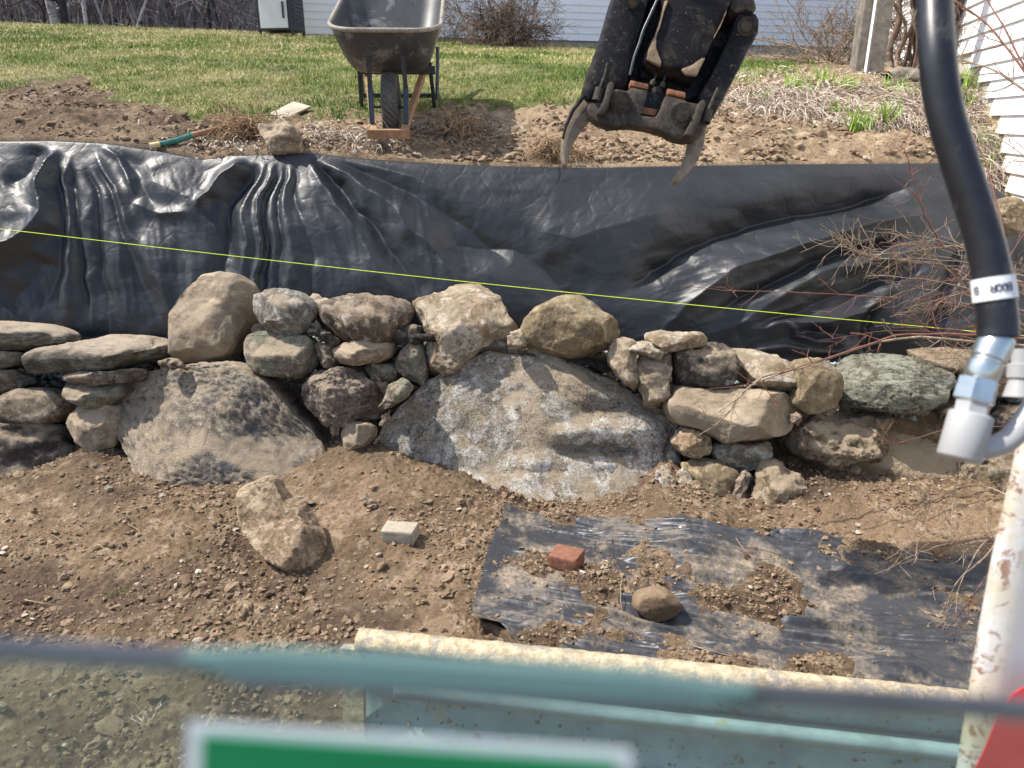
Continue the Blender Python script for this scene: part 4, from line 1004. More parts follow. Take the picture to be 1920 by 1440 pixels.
D += 0.006 * fbm(np.stack([PX / 120, PYx / 90, PX * 0], -1), 3, 64, 0.5, True)
D += 0.0016 * fbm(np.stack([PX / 30, PYx / 24, PX * 0], -1), 2, 68, 0.5)
D += 0.0018 * fbm(np.stack([(PX + PYx * 0.6) / 14, PYx / 30, PX * 0], -1), 2, 65, 0.5) * sstep(750, 950, PX) * (1 - sstep(1300, 1600, PX)) * (1 - sstep(0.3, 0.6, SV))
D *= sstep(0.0, 0.07, SV)
topP = np.stack([np.interp(ux, TOPX, _tp[:, 0]), np.full(NU, YTOP), np.interp(ux, TOPX, _tp[:, 2])], -1)
topP = np.array([PY(x, np.interp(x, TOPX, TOPY), YTOP) for x in ux])
botP = np.array([PY(x, np.interp(x, BOTX, BOTY), YBOT) for x in ux])
G = topP[:, None, :] * (1 - SV[..., None]) + botP[:, None, :] * SV[..., None]
# belly: the sheet lies back on the bank near the top and drops steeply below
fprof = 1 - (1 - SV) ** 1.75
Yd = YTOP - (YTOP - YBOT) * fprof
for _i in range(NU):
    du = (PX[_i] - 960) / FPX; dv = (720 - PYx[_i]) / FPX
    dy_ = CP + dv * SP; dz_ = -SP + dv * CP
    G[_i, :, 0] = du / dy_ * Yd[_i]; G[_i, :, 1] = Yd[_i]; G[_i, :, 2] = CAM_H + dz_ / dy_ * Yd[_i]
slope_in = 0.16 * np.sin(np.clip(SV, 0, 1) * math.pi) ** 1.0 * (1 - 0.55 * SV)
nrm = np.array([0.0, -0.92, 0.39]); nrm /= np.linalg.norm(nrm)
G = G + nrm * (D)[..., None]
G[..., 1] += -0.10 * np.sin(np.clip(SV * 1.0, 0, 1) * math.pi) * 0
# hem folding over the top, tucked into the soil
hem = []
for i, (dy, dz) in enumerate(((0.09, -0.06), (0.035, 0.002))):
    h = topP.copy(); h[:, 1] += dy; h[:, 2] += dz; hem.append(h)
foot = botP.copy(); foot[:, 1] -= 0.03; foot[:, 2] -= 0.05
G = np.concatenate([np.stack(hem, 1), G, foot[:, None, :]], 1)
V = G.reshape(-1, 3)
me = mesh_np('black_fabric', V, grid_faces(NU, NV + 3), M['fabric'])
fab = link('fabric_sheet', me, label='glossy black woven ground cloth draped over the bank behind the stone wall', category='fabric sheet')

# ------------------------------------------------------------------ string line
a, b = PY(-260, 398, 3.22), PY(2150, 650, 3.22)
tt = np.linspace(0, 1, 40)[:, None]
p = a * (1 - tt) + b * tt; p[:, 2] -= 0.028 * np.sin(tt[:, 0] * math.pi)
o = tube_obj('string_line', [p], [0.0014], M['string'], sides=6, label='taut neon yellow mason line stretched above the stone wall', category='string')

# ------------------------------------------------------------------ ground fabric with soil on it
gc = {k_: on_lower(*v) for k_, v in dict(tl=(955, 958), tr=(1900, 1075), bl=(884, 1180), br=(1835, 1335)).items()}
bl2 = on_lower(925, 1222)
nu, nv = 420, 260
U_, V_ = np.meshgrid(np.linspace(0, 1, nu), np.linspace(0, 1, nv), indexing='ij')
A = gc['tl'][None, None] * ((1 - U_) * (1 - V_))[..., None] + gc['tr'][None, None] * (U_ * (1 - V_))[..., None] + gc['bl'][None, None] * ((1 - U_) * V_)[..., None] + gc['br'][None, None] * (U_ * V_)[..., None]
SX = A[..., 0] + 0.012 * n2(V_ * 3, U_ * 0, 1.5, 2, 71) - 0.02 * np.sin(V_ * 3.1) * (1 - U_)
SY = A[..., 1] + 0.035 * np.sin(U_ * 3.14) * (1 - V_) + 0.008 * n2(U_ * 9, V_ * 2, 1, 2, 72) - 0.28 * sstep(0.04, 0.22, U_) * V_ * V_ * (1 - 0.0 * U_)
def sheet_fold(X, Y):
    f = 0.075 * np.maximum(0, fbm(np.stack([X * 1.5 + Y * 0.9, Y * 9 + X * 3.0, X * 0], -1), 3, 73, 0.5, True)) 
    f += 0.022 * n2(X, Y, 2.2, 3, 74) + 0.006 * n2(X, Y, 12, 3, 75)
    f += 0.05 * np.exp(-((X - 1.25) / 0.30) ** 2 - ((Y - 1.78) / 0.10) ** 2)
    return f
SM = zlower(SX, SY)
smooth_base = 0.06 * n2(SX, SY, 0.9, 3, 31) - 0.02 * sstep(0.9, 1.9, SY) * (1 - sstep(2.2, 2.8, SY)) 
edge = np.clip(V_ / 0.03, 0, 1)
smooth_base = smooth_base + np.interp(SX, _cp[:, 0], _cp[:, 2]) * np.clip((SY - 2.05) / (np.interp(SX, _cp[:, 0], _cY) - 2.05), 0, 1) ** 1.5
SZ = smooth_base + 0.034 * edge + sheet_fold(SX, SY) * sstep(0, 0.15, U_) + 0.022 * np.exp(-(U_ / 0.035) ** 2) * (0.5 + n2(SX, SY, 7, 2, 77)) + 0.03 * np.exp(-((1 - V_) / 0.04) ** 2)
SZ = np.maximum(SZ, SM + 0.004)
link('ground_fabric', mesh_np('ground_fabric', np.stack([SX, SY, SZ], -1).reshape(-1, 3), grid_faces(nu, nv), M['fabric_dusty']), label='dusty black woven cloth lying creased on the soil in front of the wall', category='fabric sheet')
# frayed edge threads
fr_p, fr_r = [], []
for i in range(420):
    u_ = RNG.uniform(0, 1)
    ii = int(u_ * (nu - 1))
    b0 = np.array([SX[ii, 0], SY[ii, 0], SZ[ii, 0]])
    fr_p.append(np.array([b0 - [0, 0.01, 0], b0 + [RNG.normal(0, .002), RNG.uniform(0.006, 0.02), RNG.uniform(-0.003, 0.006)]])); fr_r.append([0.0009, 0.0006])
for i in range(160):
    ii = int(RNG.uniform(0, 1) * (nv - 1))
    b0 = np.array([SX[0, ii], SY[0, ii], SZ[0, ii]])
    fr_p.append(np.array([b0, b0 + [-RNG.uniform(0.004, 0.014), RNG.normal(0, .003), 0.0]])); fr_r.append([0.0009, 0.0006])
tube_obj('frayed_threads', fr_p, fr_r, M['fabric'], bpy.data.objects['ground_fabric'], 3, kind='stuff')
# soil lying on the cloth: a second height sheet that dips under the cloth except where it is heaped
msk = n2(SX, SY, 3.3, 5, 81, gain=0.6) + 0.28 * np.exp(-((SX - 0.55) / 0.30) ** 2 - ((SY - 1.62) / 0.17) ** 2) + 0.20 * np.exp(-((SX - 0.85) / 0.22) ** 2 - ((SY - 2.0) / 0.07) ** 2) + 0.16 * np.exp(-((SX - 0.35) / 0.22) ** 2 - ((SY - 1.9) / 0.10) ** 2)
msk -= 0.30 * np.exp(-((SX - 1.25) / 0.26) ** 2 - ((SY - 1.80) / 0.20) ** 2) + 0.125 + 0.25 * np.exp(-(U_ / 0.08) ** 2)
HZ = SZ + np.clip(msk, -0.25, 0.32) * 0.075 + 0.016 * n2(SX, SY, 20, 5, 82, gain=0.65) - 0.2 * (1 - sstep(0.0, 0.02, np.minimum(np.minimum(U_, 1 - U_), np.minimum(V_, 1 - V_))))
link('soil_on_fabric', mesh_np('soil_on_fabric', np.stack([SX, SY, HZ], -1).reshape(-1, 3), grid_faces(nu, nv), M['dirt'], attrs={'wet': np.clip(0.25 + 1.0 * n2(SX, SY, 2, 2, 83), 0, 0.6)}), kind='stuff', label='patches of loose soil spilled over the black ground cloth')
ii = RNG.integers(0, nu, 26000); jj = RNG.integers(0, nv, 26000)
dn = np.clip(0.02 + (msk[ii, jj] + 0.03) * 5, 0.015, 1)
kk = RNG.uniform(0, 1, 26000) < dn
ii, jj = ii[kk], jj[kk]
s = 0.0022 + 0.0065 * RNG.pareto(3.0, len(ii)).clip(0, 2.0) * 0.6
scatter('soil_crumbs', np.stack([SX[ii, jj] + RNG.normal(0, .003, len(ii)), SY[ii, jj] + RNG.normal(0, .003, len(ii)), np.maximum(SZ[ii, jj], HZ[ii, jj]) + s * 0.3], -1), s, M['clod'], kind='stuff', label='crumbs of soil on the black ground cloth')
def top_surface(px, py):
    """point of the photo ray on the cloth or soil"""
    g = on_lower(px, py)
    d = (SX - g[0]) ** 2 + (SY - g[1]) ** 2
    i = np.unravel_index(np.argmin(d), d.shape)
    z = max(SZ[i], HZ[i]) if d[i] < 0.0009 else g[2]
    for _ in range(4):
        p = PZ(px, py, z)
        d = (SX - p[0]) ** 2 + (SY - p[1]) ** 2; i = np.unravel_index(np.argmin(d), d.shape)
        if d[i] < 0.0009: z = max(SZ[i], HZ[i])
    return p

# red half brick and pale broken brick
def brick(name, px, py, size, rz, mat, label):
    p = top_surface(px, py)
    bm = bmesh.new()
    bm_box(bm, (0, 0, size[2] / 2), size, None, 0.006)
    bmesh.ops.subdivide_edges(bm, edges=bm.edges, cuts=5, use_grid_fill=True)
    co = np.array([v.co[:] for v in bm.verts])
    h = 0.003 * fbm(co * 25 + px, 3, 3) + 0.0016 * fbm(co * 90, 3, 4)
    for v, q, hh in zip(bm.verts, co, h): v.co = Vector(q * (1 + hh * 18))
    o = bm_obj(name, bm, M[mat], None, True, label=label, category='brick')
    o.location = (p[0], p[1], p[2] - 0.006); o.rotation_euler = (R(2), R(-3), rz)
    return o
brick('brick', 1063, 1058, (0.105, 0.085, 0.057), R(-28), 'brick', 'broken red half brick standing on the dusty black ground cloth')
brick('pale_brick', 752, 1008, (0.125, 0.075, 0.055), R(-12), 'whitebrick', 'pale cream piece of brick lying alone on the soil')

# ------------------------------------------------------------------ mini excavator parts near the camera
ex = empty('mini_excavator', (0, 0, 0), 'compact excavator seen from its cab: tinted lower window, dozer blade, white boom, black hose', 'excavator')
# dozer blade
bladeL, bladeR = PT(672, 1198, 1.86), PT(1905, 1322, 1.64)
bladeL[2] = bladeR[2] = 0.5 * (bladeL[2] + bladeR[2])
bl, br = Vector(bladeL), Vector(bladeR)
ax = (br - bl).normalized(); out = Vector((ax.y, -ax.x, 0)).normalized()   # towards the machine
prof = [(0.0, 0.010), (0.012, 0.004), (0.020, -0.008), (0.022, -0.03), (0.012, -0.05), (0.004, -0.09), (0.0, -0.14), (0.004, -0.20), (0.03, -0.26), (0.07, -0.31), (0.06, -0.325), (-0.01, -0.28), (-0.022, -0.2), (-0.026, -0.14), (-0.022, -0.05), (-0.02, 0.0), (-0.012, 0.008)]
def sweep(name, a, b, prof, mat, parent, n=60, noise=0.0, caps=True):
    V = []
    for i in range(n):
        c = a.lerp(b, i / (n - 1))
        for (q, h) in prof: V.append(c + out * q + Vector((0, 0, h)))
    V = np.array([v[:] for v in V]); m = len(prof)
    if noise:
        V = V + np.array([0, -0.3, 1.0]) * (noise * fbm(V * 26, 4, 5, 0.6))[:, None]
    F = []
    for i in range(n - 1):
        for j in range(m):
            F.append((i * m + j, (i + 1) * m + j, (i + 1) * m + (j + 1) % m, i * m + (j + 1) % m))
    me = mesh_np(name, V, np.array(F), mat)
    bm = bmesh.new(); bm.from_mesh(me)
    bm.verts.ensure_lookup_table()
    for s0 in (0, (n - 1) * m):
        bm.faces.new([bm.verts[s0 + j] for j in range(m)])
    bmesh.ops.recalc_face_normals(bm, faces=bm.faces)
    bm.to_mesh(me); bm.free()
    return link(name, me, parent)
blade = sweep('dozer_blade', bl, br, prof, M['blue_blade'], ex)
lip = [(-0.032, -0.004), (-0.024, 0.013), (-0.008, 0.019), (0.012, 0.017), (0.027, 0.006), (0.031, -0.010), (0.026, -0.022), (0.016, -0.014), (-0.026, -0.02)]
sweep('blade_lip', bl, br, lip, M['bladelip'], blade, 320, 0.007)
bm = bmesh.new(); bm_bar(bm, bl + out * 0.012 + Vector((0, 0, -0.02)) - ax * 0.012, bl + out * 0.05 + Vector((0, 0, -0.31)) - ax * 0.012, 0.02, 0.05, ax, 0.003)
bm_obj('side_plate', bm, M['bladelip'], blade)
sweep('stiffener', bl + out * 0.02 + Vector((0, 0, -0.10)) + ax * 0.10, br + out * 0.02 + Vector((0, 0, -0.10)), [(0, 0.006), (0.03, 0.0), (0.03, -0.03), (0, -0.04)], M['blue_blade'], blade)
# mud blobs on the blade
n = 260
u_ = RNG.uniform(0.02, 0.98, n); h_ = -RNG.uniform(0.02, 0.26, n)
pos = np.array([np.array(bl.lerp(br, a)) for a in u_]) + np.array(out) * (0.008 + 0.02 * (h_ < -0.2))[:, None] + np.stack([h_ * 0, h_ * 0, h_], -1)
o = scatter('mud_splashes', pos, RNG.uniform(0.002, 0.007, n), M['clod_up'], kind='stuff'); o.parent = blade

# lower front window: pane, top edge, seal, sticker
TW = 0.17
def wy(x): return 1222 + (x / 1920) * 112
def pane_pt(x, dy, t=TW): return PT(x, wy(x) + dy, t)
k = NT('tinted_glass')
tr = k.n.new('ShaderNodeBsdfTransparent'); tr.inputs[0].default_value = (0.76, 0.83, 0.78, 1)
gl = k.n.new('ShaderNodeBsdfGlossy'); gl.inputs['Roughness'].default_value = 0.05
df = k.n.new('ShaderNodeBsdfDiffuse'); df.inputs[0].default_value = (0.50, 0.53, 0.50, 1)
m1 = k.n.new('ShaderNodeMixShader'); m1.inputs[0].default_value = 0.04
m2 = k.n.new('ShaderNodeMixShader'); m2.inputs[0].default_value = 0.07
k.L(tr.outputs[0], m1.inputs[1]); k.L(gl.outputs[0], m1.inputs[2]); k.L(m1.outputs[0], m2.inputs[1]); k.L(df.outputs[0], m2.inputs[2])
k.L(m2.outputs[0], k.n['Material Output'].inputs[0])
M['glass'] = k.m
k = NT('glass_edge')
tr = k.n.new('ShaderNodeBsdfTransparent'); tr.inputs[0].default_value = (0.35, 0.62, 0.60, 1)
df = k.n.new('ShaderNodeBsdfPrincipled'); df.inputs['Base Color'].default_value = (0.17, 0.29, 0.29, 1); df.inputs['Roughness'].default_value = 0.2
m2 = k.n.new('ShaderNodeMixShader'); m2.inputs[0].default_value = 0.62
k.L(tr.outputs[0], m2.inputs[1]); k.L(df.outputs[0], m2.inputs[2]); k.L(m2.outputs[0], k.n['Material Output'].inputs[0])
M['glass_edge'] = k.m
def quad_prism(name, pts, depth, mat, parent):
    bm = bmesh.new()
    vs = [bm.verts.new(p) for p in pts]
    f = bm.faces.new(vs)
    r = bmesh.ops.extrude_face_region(bm, geom=[f])
    for g in r['geom']:
        if isinstance(g, bmesh.types.BMVert): g.co += CAMF * depth
    return bm_obj(name, bm, mat, parent)
win = quad_prism('window_pane', [pane_pt(-900, 20), pane_pt(2800, 20), pane_pt(2800, 900, TW * 1.05), pane_pt(-900, 900, TW * 1.05)], 0.004, M['glass'], ex)
# polished top edge of the pane, dark rubber at both ends
quad_prism('glass_edge', [pane_pt(330, -8), pane_pt(520, -22), pane_pt(1180, -22), pane_pt(1420, -4), pane_pt(1300, 24), pane_pt(430, 24)], 0.006, M['glass_edge'], win)
for x0, x1 in ((-900, 500), (1200, 2800)):
    quad_prism('rubber_seal', [pane_pt(x0, -15, TW * 1.03), pane_pt(x1, -15, TW * 1.03), pane_pt(x1, 20, TW * 1.03), pane_pt(x0, 20, TW * 1.03)], 0.004, M['seal'], win)
quad_prism('rubber_bead', [pane_pt(430, 26), pane_pt(1300, 26), pane_pt(1300, 38), pane_pt(430, 38)], 0.006, M['seal'], win)
st = quad_prism('sticker', [PT(352, 1356, TW * 0.985), PT(1184, 1410, TW * 0.985), PT(1196, 1700, TW * 1.01), PT(342, 1700, TW * 1.01)], 0.0008, M['white_sticker'], win)
quad_prism('sticker_panel', [PT(378, 1380, TW * 0.98), PT(1158, 1432, TW * 0.98), PT(1170, 1680, TW * 1.004), PT(368, 1680, TW * 1.004)], 0.0008, M['green_sticker'], st)

# white boom tube at the right
k = NT('boom_paint')
co = k.co('Object')
edge_m = k.attr('edge')
sc_ = k.noise(k.co('Object', (1, 1, 1.0)), 26, 6, 0.72, 1.5)
rm = k.math('MULTIPLY', k.ramp(sc_, 0.535, 0.60), k.ramp(edge_m, 0.45, 0.9))
c = k.mix(k.math('MULTIPLY', k.ramp(k.noise(co, 12, 5, 0.7), 0.35, 0.6), k.ramp(edge_m, 0.2, 0.95, 0, 0.8)), (0.52, 0.52, 0.515), (0.44, 0.37, 0.25))
c = k.mix(rm, c, (0.22, 0.12, 0.07))
M['boom'] = k.fin(c, 0.38, k.bump(sc_, 0.08, 0.002), 0.5)
EDGE = [(1935, 640), (1906, 830), (1885, 930), (1862, 1030), (1845, 1120), (1828, 1215), (1812, 1320), (1796, 1420), (1776, 1560)]
V, ed = [], []
TB = 1.02
nn = 26
for i, (x, y) in enumerate(smooth_path(np.array(EDGE, float), 60)):
    c0 = PT(x, y, TB)
    for j in range(nn):
        a_ = j / (nn - 1)
        # rounded left edge then flat face going right and slightly back
        xx = 0.0 + a_ * 0.30
        yy = -0.02 * math.sin(min(1, a_ * 9) * math.pi / 2) + 0.03 * a_
        V.append(c0 + np.array([xx, yy, 0.0])); ed.append(1 - min(1, a_ * 3.8))
    for j in range(6):
        V.append(c0 + np.array([0.30 - 0.17 * j / 5, 0.12 if j < 5 else 0.05, 0.0])); ed.append(0)
m = nn + 6
F = [(i * m + j, i * m + (j + 1) % m, (i + 1) * m + (j + 1) % m, (i + 1) * m + j) for i in range(59) for j in range(m)]
boom = link('boom', mesh_np('boom', V, np.array(F), M['boom'], attrs={'edge': ed}), ex)
dec = [(1995, 1270), (1935, 1282), (1900, 1300), (1878, 1330), (1862, 1368), (1845, 1410), (1825, 1450), (1800, 1500), (2100, 1560), (2100, 1270)]
plate('decal', dec, TB - 0.062, 0.002, M['red_decal'], boom, bev=0, tf=lambda x, y: TB - 0.062 * CP + 0.0)
bpy.data.objects['decal']['label'] = 'red curved decal'

# hose with printed band, crimp and nut, pipe elbow
TH = 0.90
hp = smooth_path([PT(1752, -160, TH * 1.04), PT(1752, -20, TH * 1.02), PT(1757, 100, TH), PT(1770, 200, TH), PT(1795, 290, TH), PT(1824, 380, TH), PT(1848, 460, TH), PT(1862, 530, TH), PT(1871, 605, TH), PT(1871, 632, TH)], 70)
hose = tube_obj('hydraulic_hose', [hp], [np.interp(np.linspace(0, 1, 70), [0, 0.6, 1], [0.0205, 0.021, 0.0228])], M['rubber'], ex, 28)
M['labelw'] = simple('hose_label', (0.75, 0.76, 0.77), 0.45, 0.4, 0, 0.03)
bp = np.array([PT(1861, 521, TH), PT(1866, 563, TH)])
band = tube_obj('label_band', [bp], [[0.0236, 0.0240]], M['labelw'], hose, 32)
# printed word, upside down as on the machine
def strokes(letter):
    g = {'B': [[(0, 0), (0, 1)], [(0, 1), (.45, 1), (.6, .85), (.6, .65), (.45, .5), (0, .5)], [(.45, .5), (.65, .35), (.65, .12), (.45, 0), (0, 0)]],
         'O': [[(.3, 0), (.08, .15), (0, .5), (.08, .85), (.3, 1), (.52, .85), (.6, .5), (.52, .15), (.3, 0)]],
         'R': [[(0, 0), (0, 1)], [(0, 1), (.45, 1), (.6, .85), (.6, .65), (.45, .5), (0, .5)], [(.3, .5), (.62, 0)]]}
    return g[letter]
bc = (bp[0] + bp[1]) / 2; bax = (bp[0] - bp[1]); bax /= np.linalg.norm(bax)
vdir = np.array([0, 0, CAM_H]) - bc; vdir -= bax * vdir.dot(bax); vdir /= np.linalg.norm(vdir)
sdir = np.cross(vdir, bax)      # points to the image's left or right
if sdir[0] < 0: sdir = -sdir
paths, rad = [], []
def glyph(ch, cx_mm):
    hgt = 0.0085
    for st_ in strokes(ch):
        pts = []
        for (gx, gy) in st_:
            s_ = (cx_mm / 1000 + (0.30 - gx) * hgt)       # rotated by 180 degrees
            v_ = -(gy - 0.5) * hgt
            an = s_ / 0.0243
            pts.append(bc + 0.0243 * (vdir * math.cos(an) + sdir * math.sin(an)) + bax * v_)
        paths.append(np.array(pts)); rad.append([0.0008] * len(pts))
for ch, x in (('B', 17.5), ('O', 11.4), ('O', 5.3), ('R', -0.8), ('B', -20)): glyph(ch, x)
tube_obj('printed_word', paths, rad, M['ink'], band, 4)
f0, f1 = PT(1871, 632, TH), PT(1836, 712, TH)
def seg(a, b, u): return a * (1 - u) + b * u
fit = tube_obj('hose_fitting', [np.array([seg(f0, f1, u) for u in (0, .06, .3, .5, .54, .6, .64, .9, 1.0)])], [[0.019, 0.0205, 0.0205, 0.0205, 0.018, 0.018, 0.020, 0.020, 0.017]], M['chrome'], hose, 24)
g0, g1 = PT(1838, 706, TH), PT(1824, 756, TH)
tube_obj('hex_nut', [np.array([seg(g0, g1, u) for u in (0, .1, .12, .4, .42, .9, 1.0)])], [[0.016, 0.019, 0.0225, 0.0225, 0.0235, 0.0235, 0.018]], M['chrome'], hose, 6)
n0, n1 = PT(1826, 750, TH), PT(1818, 790, TH)
pipe = tube_obj('hex_collar', [np.array([n0, seg(n0, n1, .05), n1])], [[0.017, 0.019, 0.020]], M['white_paint'], ex, 6)
c0, c1 = PT(1822, 775, TH), PT(1797, 862, TH)
V, F = tubes([np.array([seg(c0, c1, u) for u in (0, 0, .02, .06, .94, .98, 1, 1)])], [[0.0, 0.021, 0.0238, 0.0248, 0.0248, 0.0235, 0.020, 0.0]], 32)
link('pipe_socket', mesh_np('pipe_socket', V, F, M['white_paint']), ex)
pp = smooth_path([PT(1815, 842, TH), PT(1850, 840, TH), PT(1885, 828, TH), PT(1918, 795, TH), PT(1950, 740, TH), PT(1985, 660, TH)], 40)
tube_obj('steel_pipe', [pp], [0.0135], M['white_paint'], ex, 20)
q0, q1 = PT(1918, 655, TH * 1.1), PT(1912, 745, TH * 1.1)
tube_obj('pipe_clamp', [np.array([seg(q0, q1, u) for u in (0, .3, .32, .6, .62, 1)])], [[0.013, 0.013, 0.017, 0.017, 0.014, 0.020]], M['white_paint'], ex, 16)

# ------------------------------------------------------------------ grapple head on the arm
TG = 2.15
gr = empty('grapple', tuple(PT(1190, 150, TG)), 'black muddy hydraulic grapple with two curved steel tines hanging over the fabric', 'grapple')
def GP(name, poly, t, depth, mat, bev=0.004, parent=gr, **kw):
    o = plate(name, Z(poly, 980, 0, 3.69), TG + t, depth, M[mat], None, bev, smooth=True, **kw)
    o.parent = parent
    o.matrix_parent_inverse = Matrix.Translation(-Vector(gr.location)) if parent is gr else Matrix.Identity(4)
    if parent is not gr:
        o.parent = parent
    return o
GP('side_beam', [(690, -220), (640, -90), (600, 20), (520, 300), (440, 520), (406, 640), (425, 690), (490, 705), (530, 640), (640, 600), (720, 620), (745, 470), (795, 300), (880, 0), (950, -220)], -0.02, 0.16, 'black_metal', 0.018)
GP('side_beam', [(1470, 110), (1500, 78), (1560, 66), (1620, 85), (1645, 130), (1640, 210), (1500, 480), (1385, 700), (1290, 862), (1215, 850), (1235, 640), (1350, 420), (1450, 200)], -0.02, 0.14, 'black_metal', 0.014)
GP('arm_link', [(930, -220), (1560, -220), (1440, 20), (1320, 270), (1205, 525), (1120, 500), (1100, 470), (950, 462), (850, 405), (870, 330), (940, 180), (985, 0)], -0.045, 0.13, 'black_metal', 0.010)
GP('inner_plate', [(780, -200), (1520, -200), (1430, 300), (1330, 480), (1235, 650), (1130, 700), (740, 620), (742, 470), (800, 280), (900, -60)], 0.05, 0.03, 'black_metal', 0.002)
GP('mud_crust', [(985, 0), (1010, 0), (965, 120), (925, 260), (925, 330), (960, 420), (955, 458), (860, 408), (872, 340), (945, 180)], -0.052, 0.012, 'mudcake', 0.003)
GP('mud_crust', [(1100, 475), (1170, 448), (1240, 400), (1265, 400), (1205, 522), (1130, 515)], -0.052, 0.012, 'mudcake', 0.003)
GP('mud_crust', [(1415, 60), (1365, 180), (1330, 240), (1325, 262), (1400, 110)], -0.052, 0.01, 'mudcake', 0.002)
GP('head_bracket', [(1430, 50), (1450, -10), (1500, -60), (1600, -40), (1625, 60), (1590, 80), (1540, 66), (1480, 90)], -0.03, 0.10, 'mud_metal', 0.008)
GP('back_plate', [(470, 640), (560, 300), (700, -200), (1500, -200), (1380, 500), (1260, 860), (1100, 880), (600, 800)], 0.13, 0.02, 'black_metal', 0.003)
bp_ = GP('jaw_plate', [(448, 745), (465, 712), (530, 705), (585, 625), (650, 612), (735, 628), (748, 600), (870, 625), (855, 700), (815, 795), (922, 808), (960, 740), (990, 655), (1125, 690), (1130, 700), (1225, 715), (1290, 790), (1275, 860), (1245, 880), (1257, 912), (1200, 952), (1130, 970), (1050, 955), (960, 905), (850, 878), (740, 862), (600, 870), (520, 842), (462, 795)], -0.05, 0.05, 'mud_metal', 0.006)
GP('slot_floor', [(850, 640), (1000, 640), (925, 812), (805, 800)], -0.02, 0.02, 'black_metal', 0.0)
GP('rust_patch', [(828, 738), (935, 758), (915, 800), (818, 785)], -0.024, 0.006, 'orange', 0.001)
GP('wear_block', [(746, 552), (872, 580), (870, 618), (744, 592)], -0.04, 0.04, 'orange', 0.003)
GP('wear_block', [(1002, 610), (1126, 636), (1130, 676), (1004, 650)], -0.04, 0.04, 'orange', 0.003)
def gpt(x, y, t): return Vector(PT(980 + x / 3.69, y / 3.69, TG + t))
def GC(name, x, y, r_out, r_in, t0, mat):
    bm = bmesh.new()
    pxm = TG / FPX / 3.69
    bm_cyl(bm, gpt(x, y, t0), gpt(x, y, t0 + 0.03), r_out * pxm, None, 32)
    o = bm_obj(name, bm, M[mat], None, True); o.parent = gr; o.matrix_parent_inverse = Matrix.Translation(-Vector(gr.location))
    o.data.update()
    bm = bmesh.new(); bm_cyl(bm, gpt(x, y, t0 - 0.012), gpt(x, y, t0 + 0.02), r_in * pxm, None, 28)
    o2 = bm_obj('pivot_pin', bm, M['mud_metal'], None, True); o2.parent = o; o2.matrix_parent_inverse = Matrix.Identity(4)
    return o
GC('pivot_boss', 680, 705, 68, 42, -0.064, 'mud_metal')
GC('pivot_boss', 1105, 792, 76, 44, -0.064, 'mud_metal')
GC('pivot_boss', 1550, 182, 62, 36, -0.034, 'mud_metal')
GC('pivot_boss', 760, 8, 45, 28, -0.034, 'mud_metal')
GP('lever', [(592, 572), (615, 556), (636, 580), (600, 720), (565, 800), (512, 782), (560, 690)], -0.075, 0.035, 'mud_metal', 0.005)
GP('lever', [(1228, 700), (1248, 682), (1272, 705), (1235, 820), (1175, 945), (1122, 925), (1180, 800)], -0.075, 0.035, 'mud_metal', 0.005)
def GT(name, pts, r, mat, t, sides=12):
    p = smooth_path([np.array(gpt(x, y, t)) for x, y in pts], 14)
    o = tube_obj(name, [p], [r], M[mat], None, sides); o.parent = gr; o.matrix_parent_inverse = Matrix.Translation(-Vector(gr.location)); return o
GT('hydraulic_line', [(945, 450), (915, 540), (898, 580)], 0.0035, 'steel_blue', 0.0)
GT('hydraulic_line', [(1008, 450), (985, 530), (965, 592)], 0.0035, 'steel_blue', 0.0)
GT('line_nut', [(905, 560), (892, 590)], 0.008, 'mud_metal', -0.005, 6)
GT('line_nut', [(972, 575), (960, 605)], 0.008, 'mud_metal', -0.005, 6)
GT('line_nut', [(925, 610), (930, 650)], 0.014, 'mud_metal', -0.01, 6)
GT('hydraulic_line', [(930, 0), (880, 110), (830, 220), (810, 290), (770, 400), (742, 520)], 0.004, 'steel_blue', -0.05)
GT('hydraulic_line', [(590, 440), (575, 520), (540, 610)], 0.007, 'black_metal', -0.05)
GT('line_nut', [(535, 615), (510, 700)], 0.014, 'mud_metal', -0.05, 8)
GT('hydraulic_line', [(1350, 610), (1310, 700), (1280, 770)], 0.004, 'mud_metal', -0.05)
GT('line_nut', [(1285, 760), (1265, 850)], 0.014, 'mud_metal', -0.05, 8)
GT('cylinder_rod', [(850, 460), (840, 560)], 0.022, 'black_metal', 0.05, 16)
GT('cylinder_rod', [(1110, 500), (1100, 590)], 0.020, 'mud_metal', 0.05, 16)
def tine(poly, t, depth, mat='tine'):
    return GP('tine', poly, t, depth, mat, 0.006)
tine([(425, 640), (350, 722), (300, 830), (272, 950), (266, 1060), (276, 1130), (290, 1152), (308, 1150), (320, 1085), (350, 975), (410, 880), (480, 800), (500, 720)], -0.005, 0.045)
tine([(415, 640), (340, 740), (295, 850), (275, 950), (283, 960), (310, 870), (360, 760), (440, 660)], -0.03, 0.02, 'black_metal')
tine([(1290, 840), (1272, 900), (1258, 1000), (1220, 1100), (1150, 1192), (1095, 1248), (1062, 1260), (1045, 1242), (1062, 1205), (1110, 1130), (1145, 1050), (1155, 970), (1150, 900)], -0.005, 0.045)
# the arm that carries it, above the picture
bm = bmesh.new(); bm_bar(bm, PT(1275, -40, TG + 0.04), PT(1500, -900, TG - 0.35), 0.20, 0.16, Vector((0, 1, 0)), 0.02)
o = bm_obj('arm', bm, M['black_metal'], None); o.parent = gr; o.matrix_parent_inverse = Matrix.Translation(-Vector(gr.location))

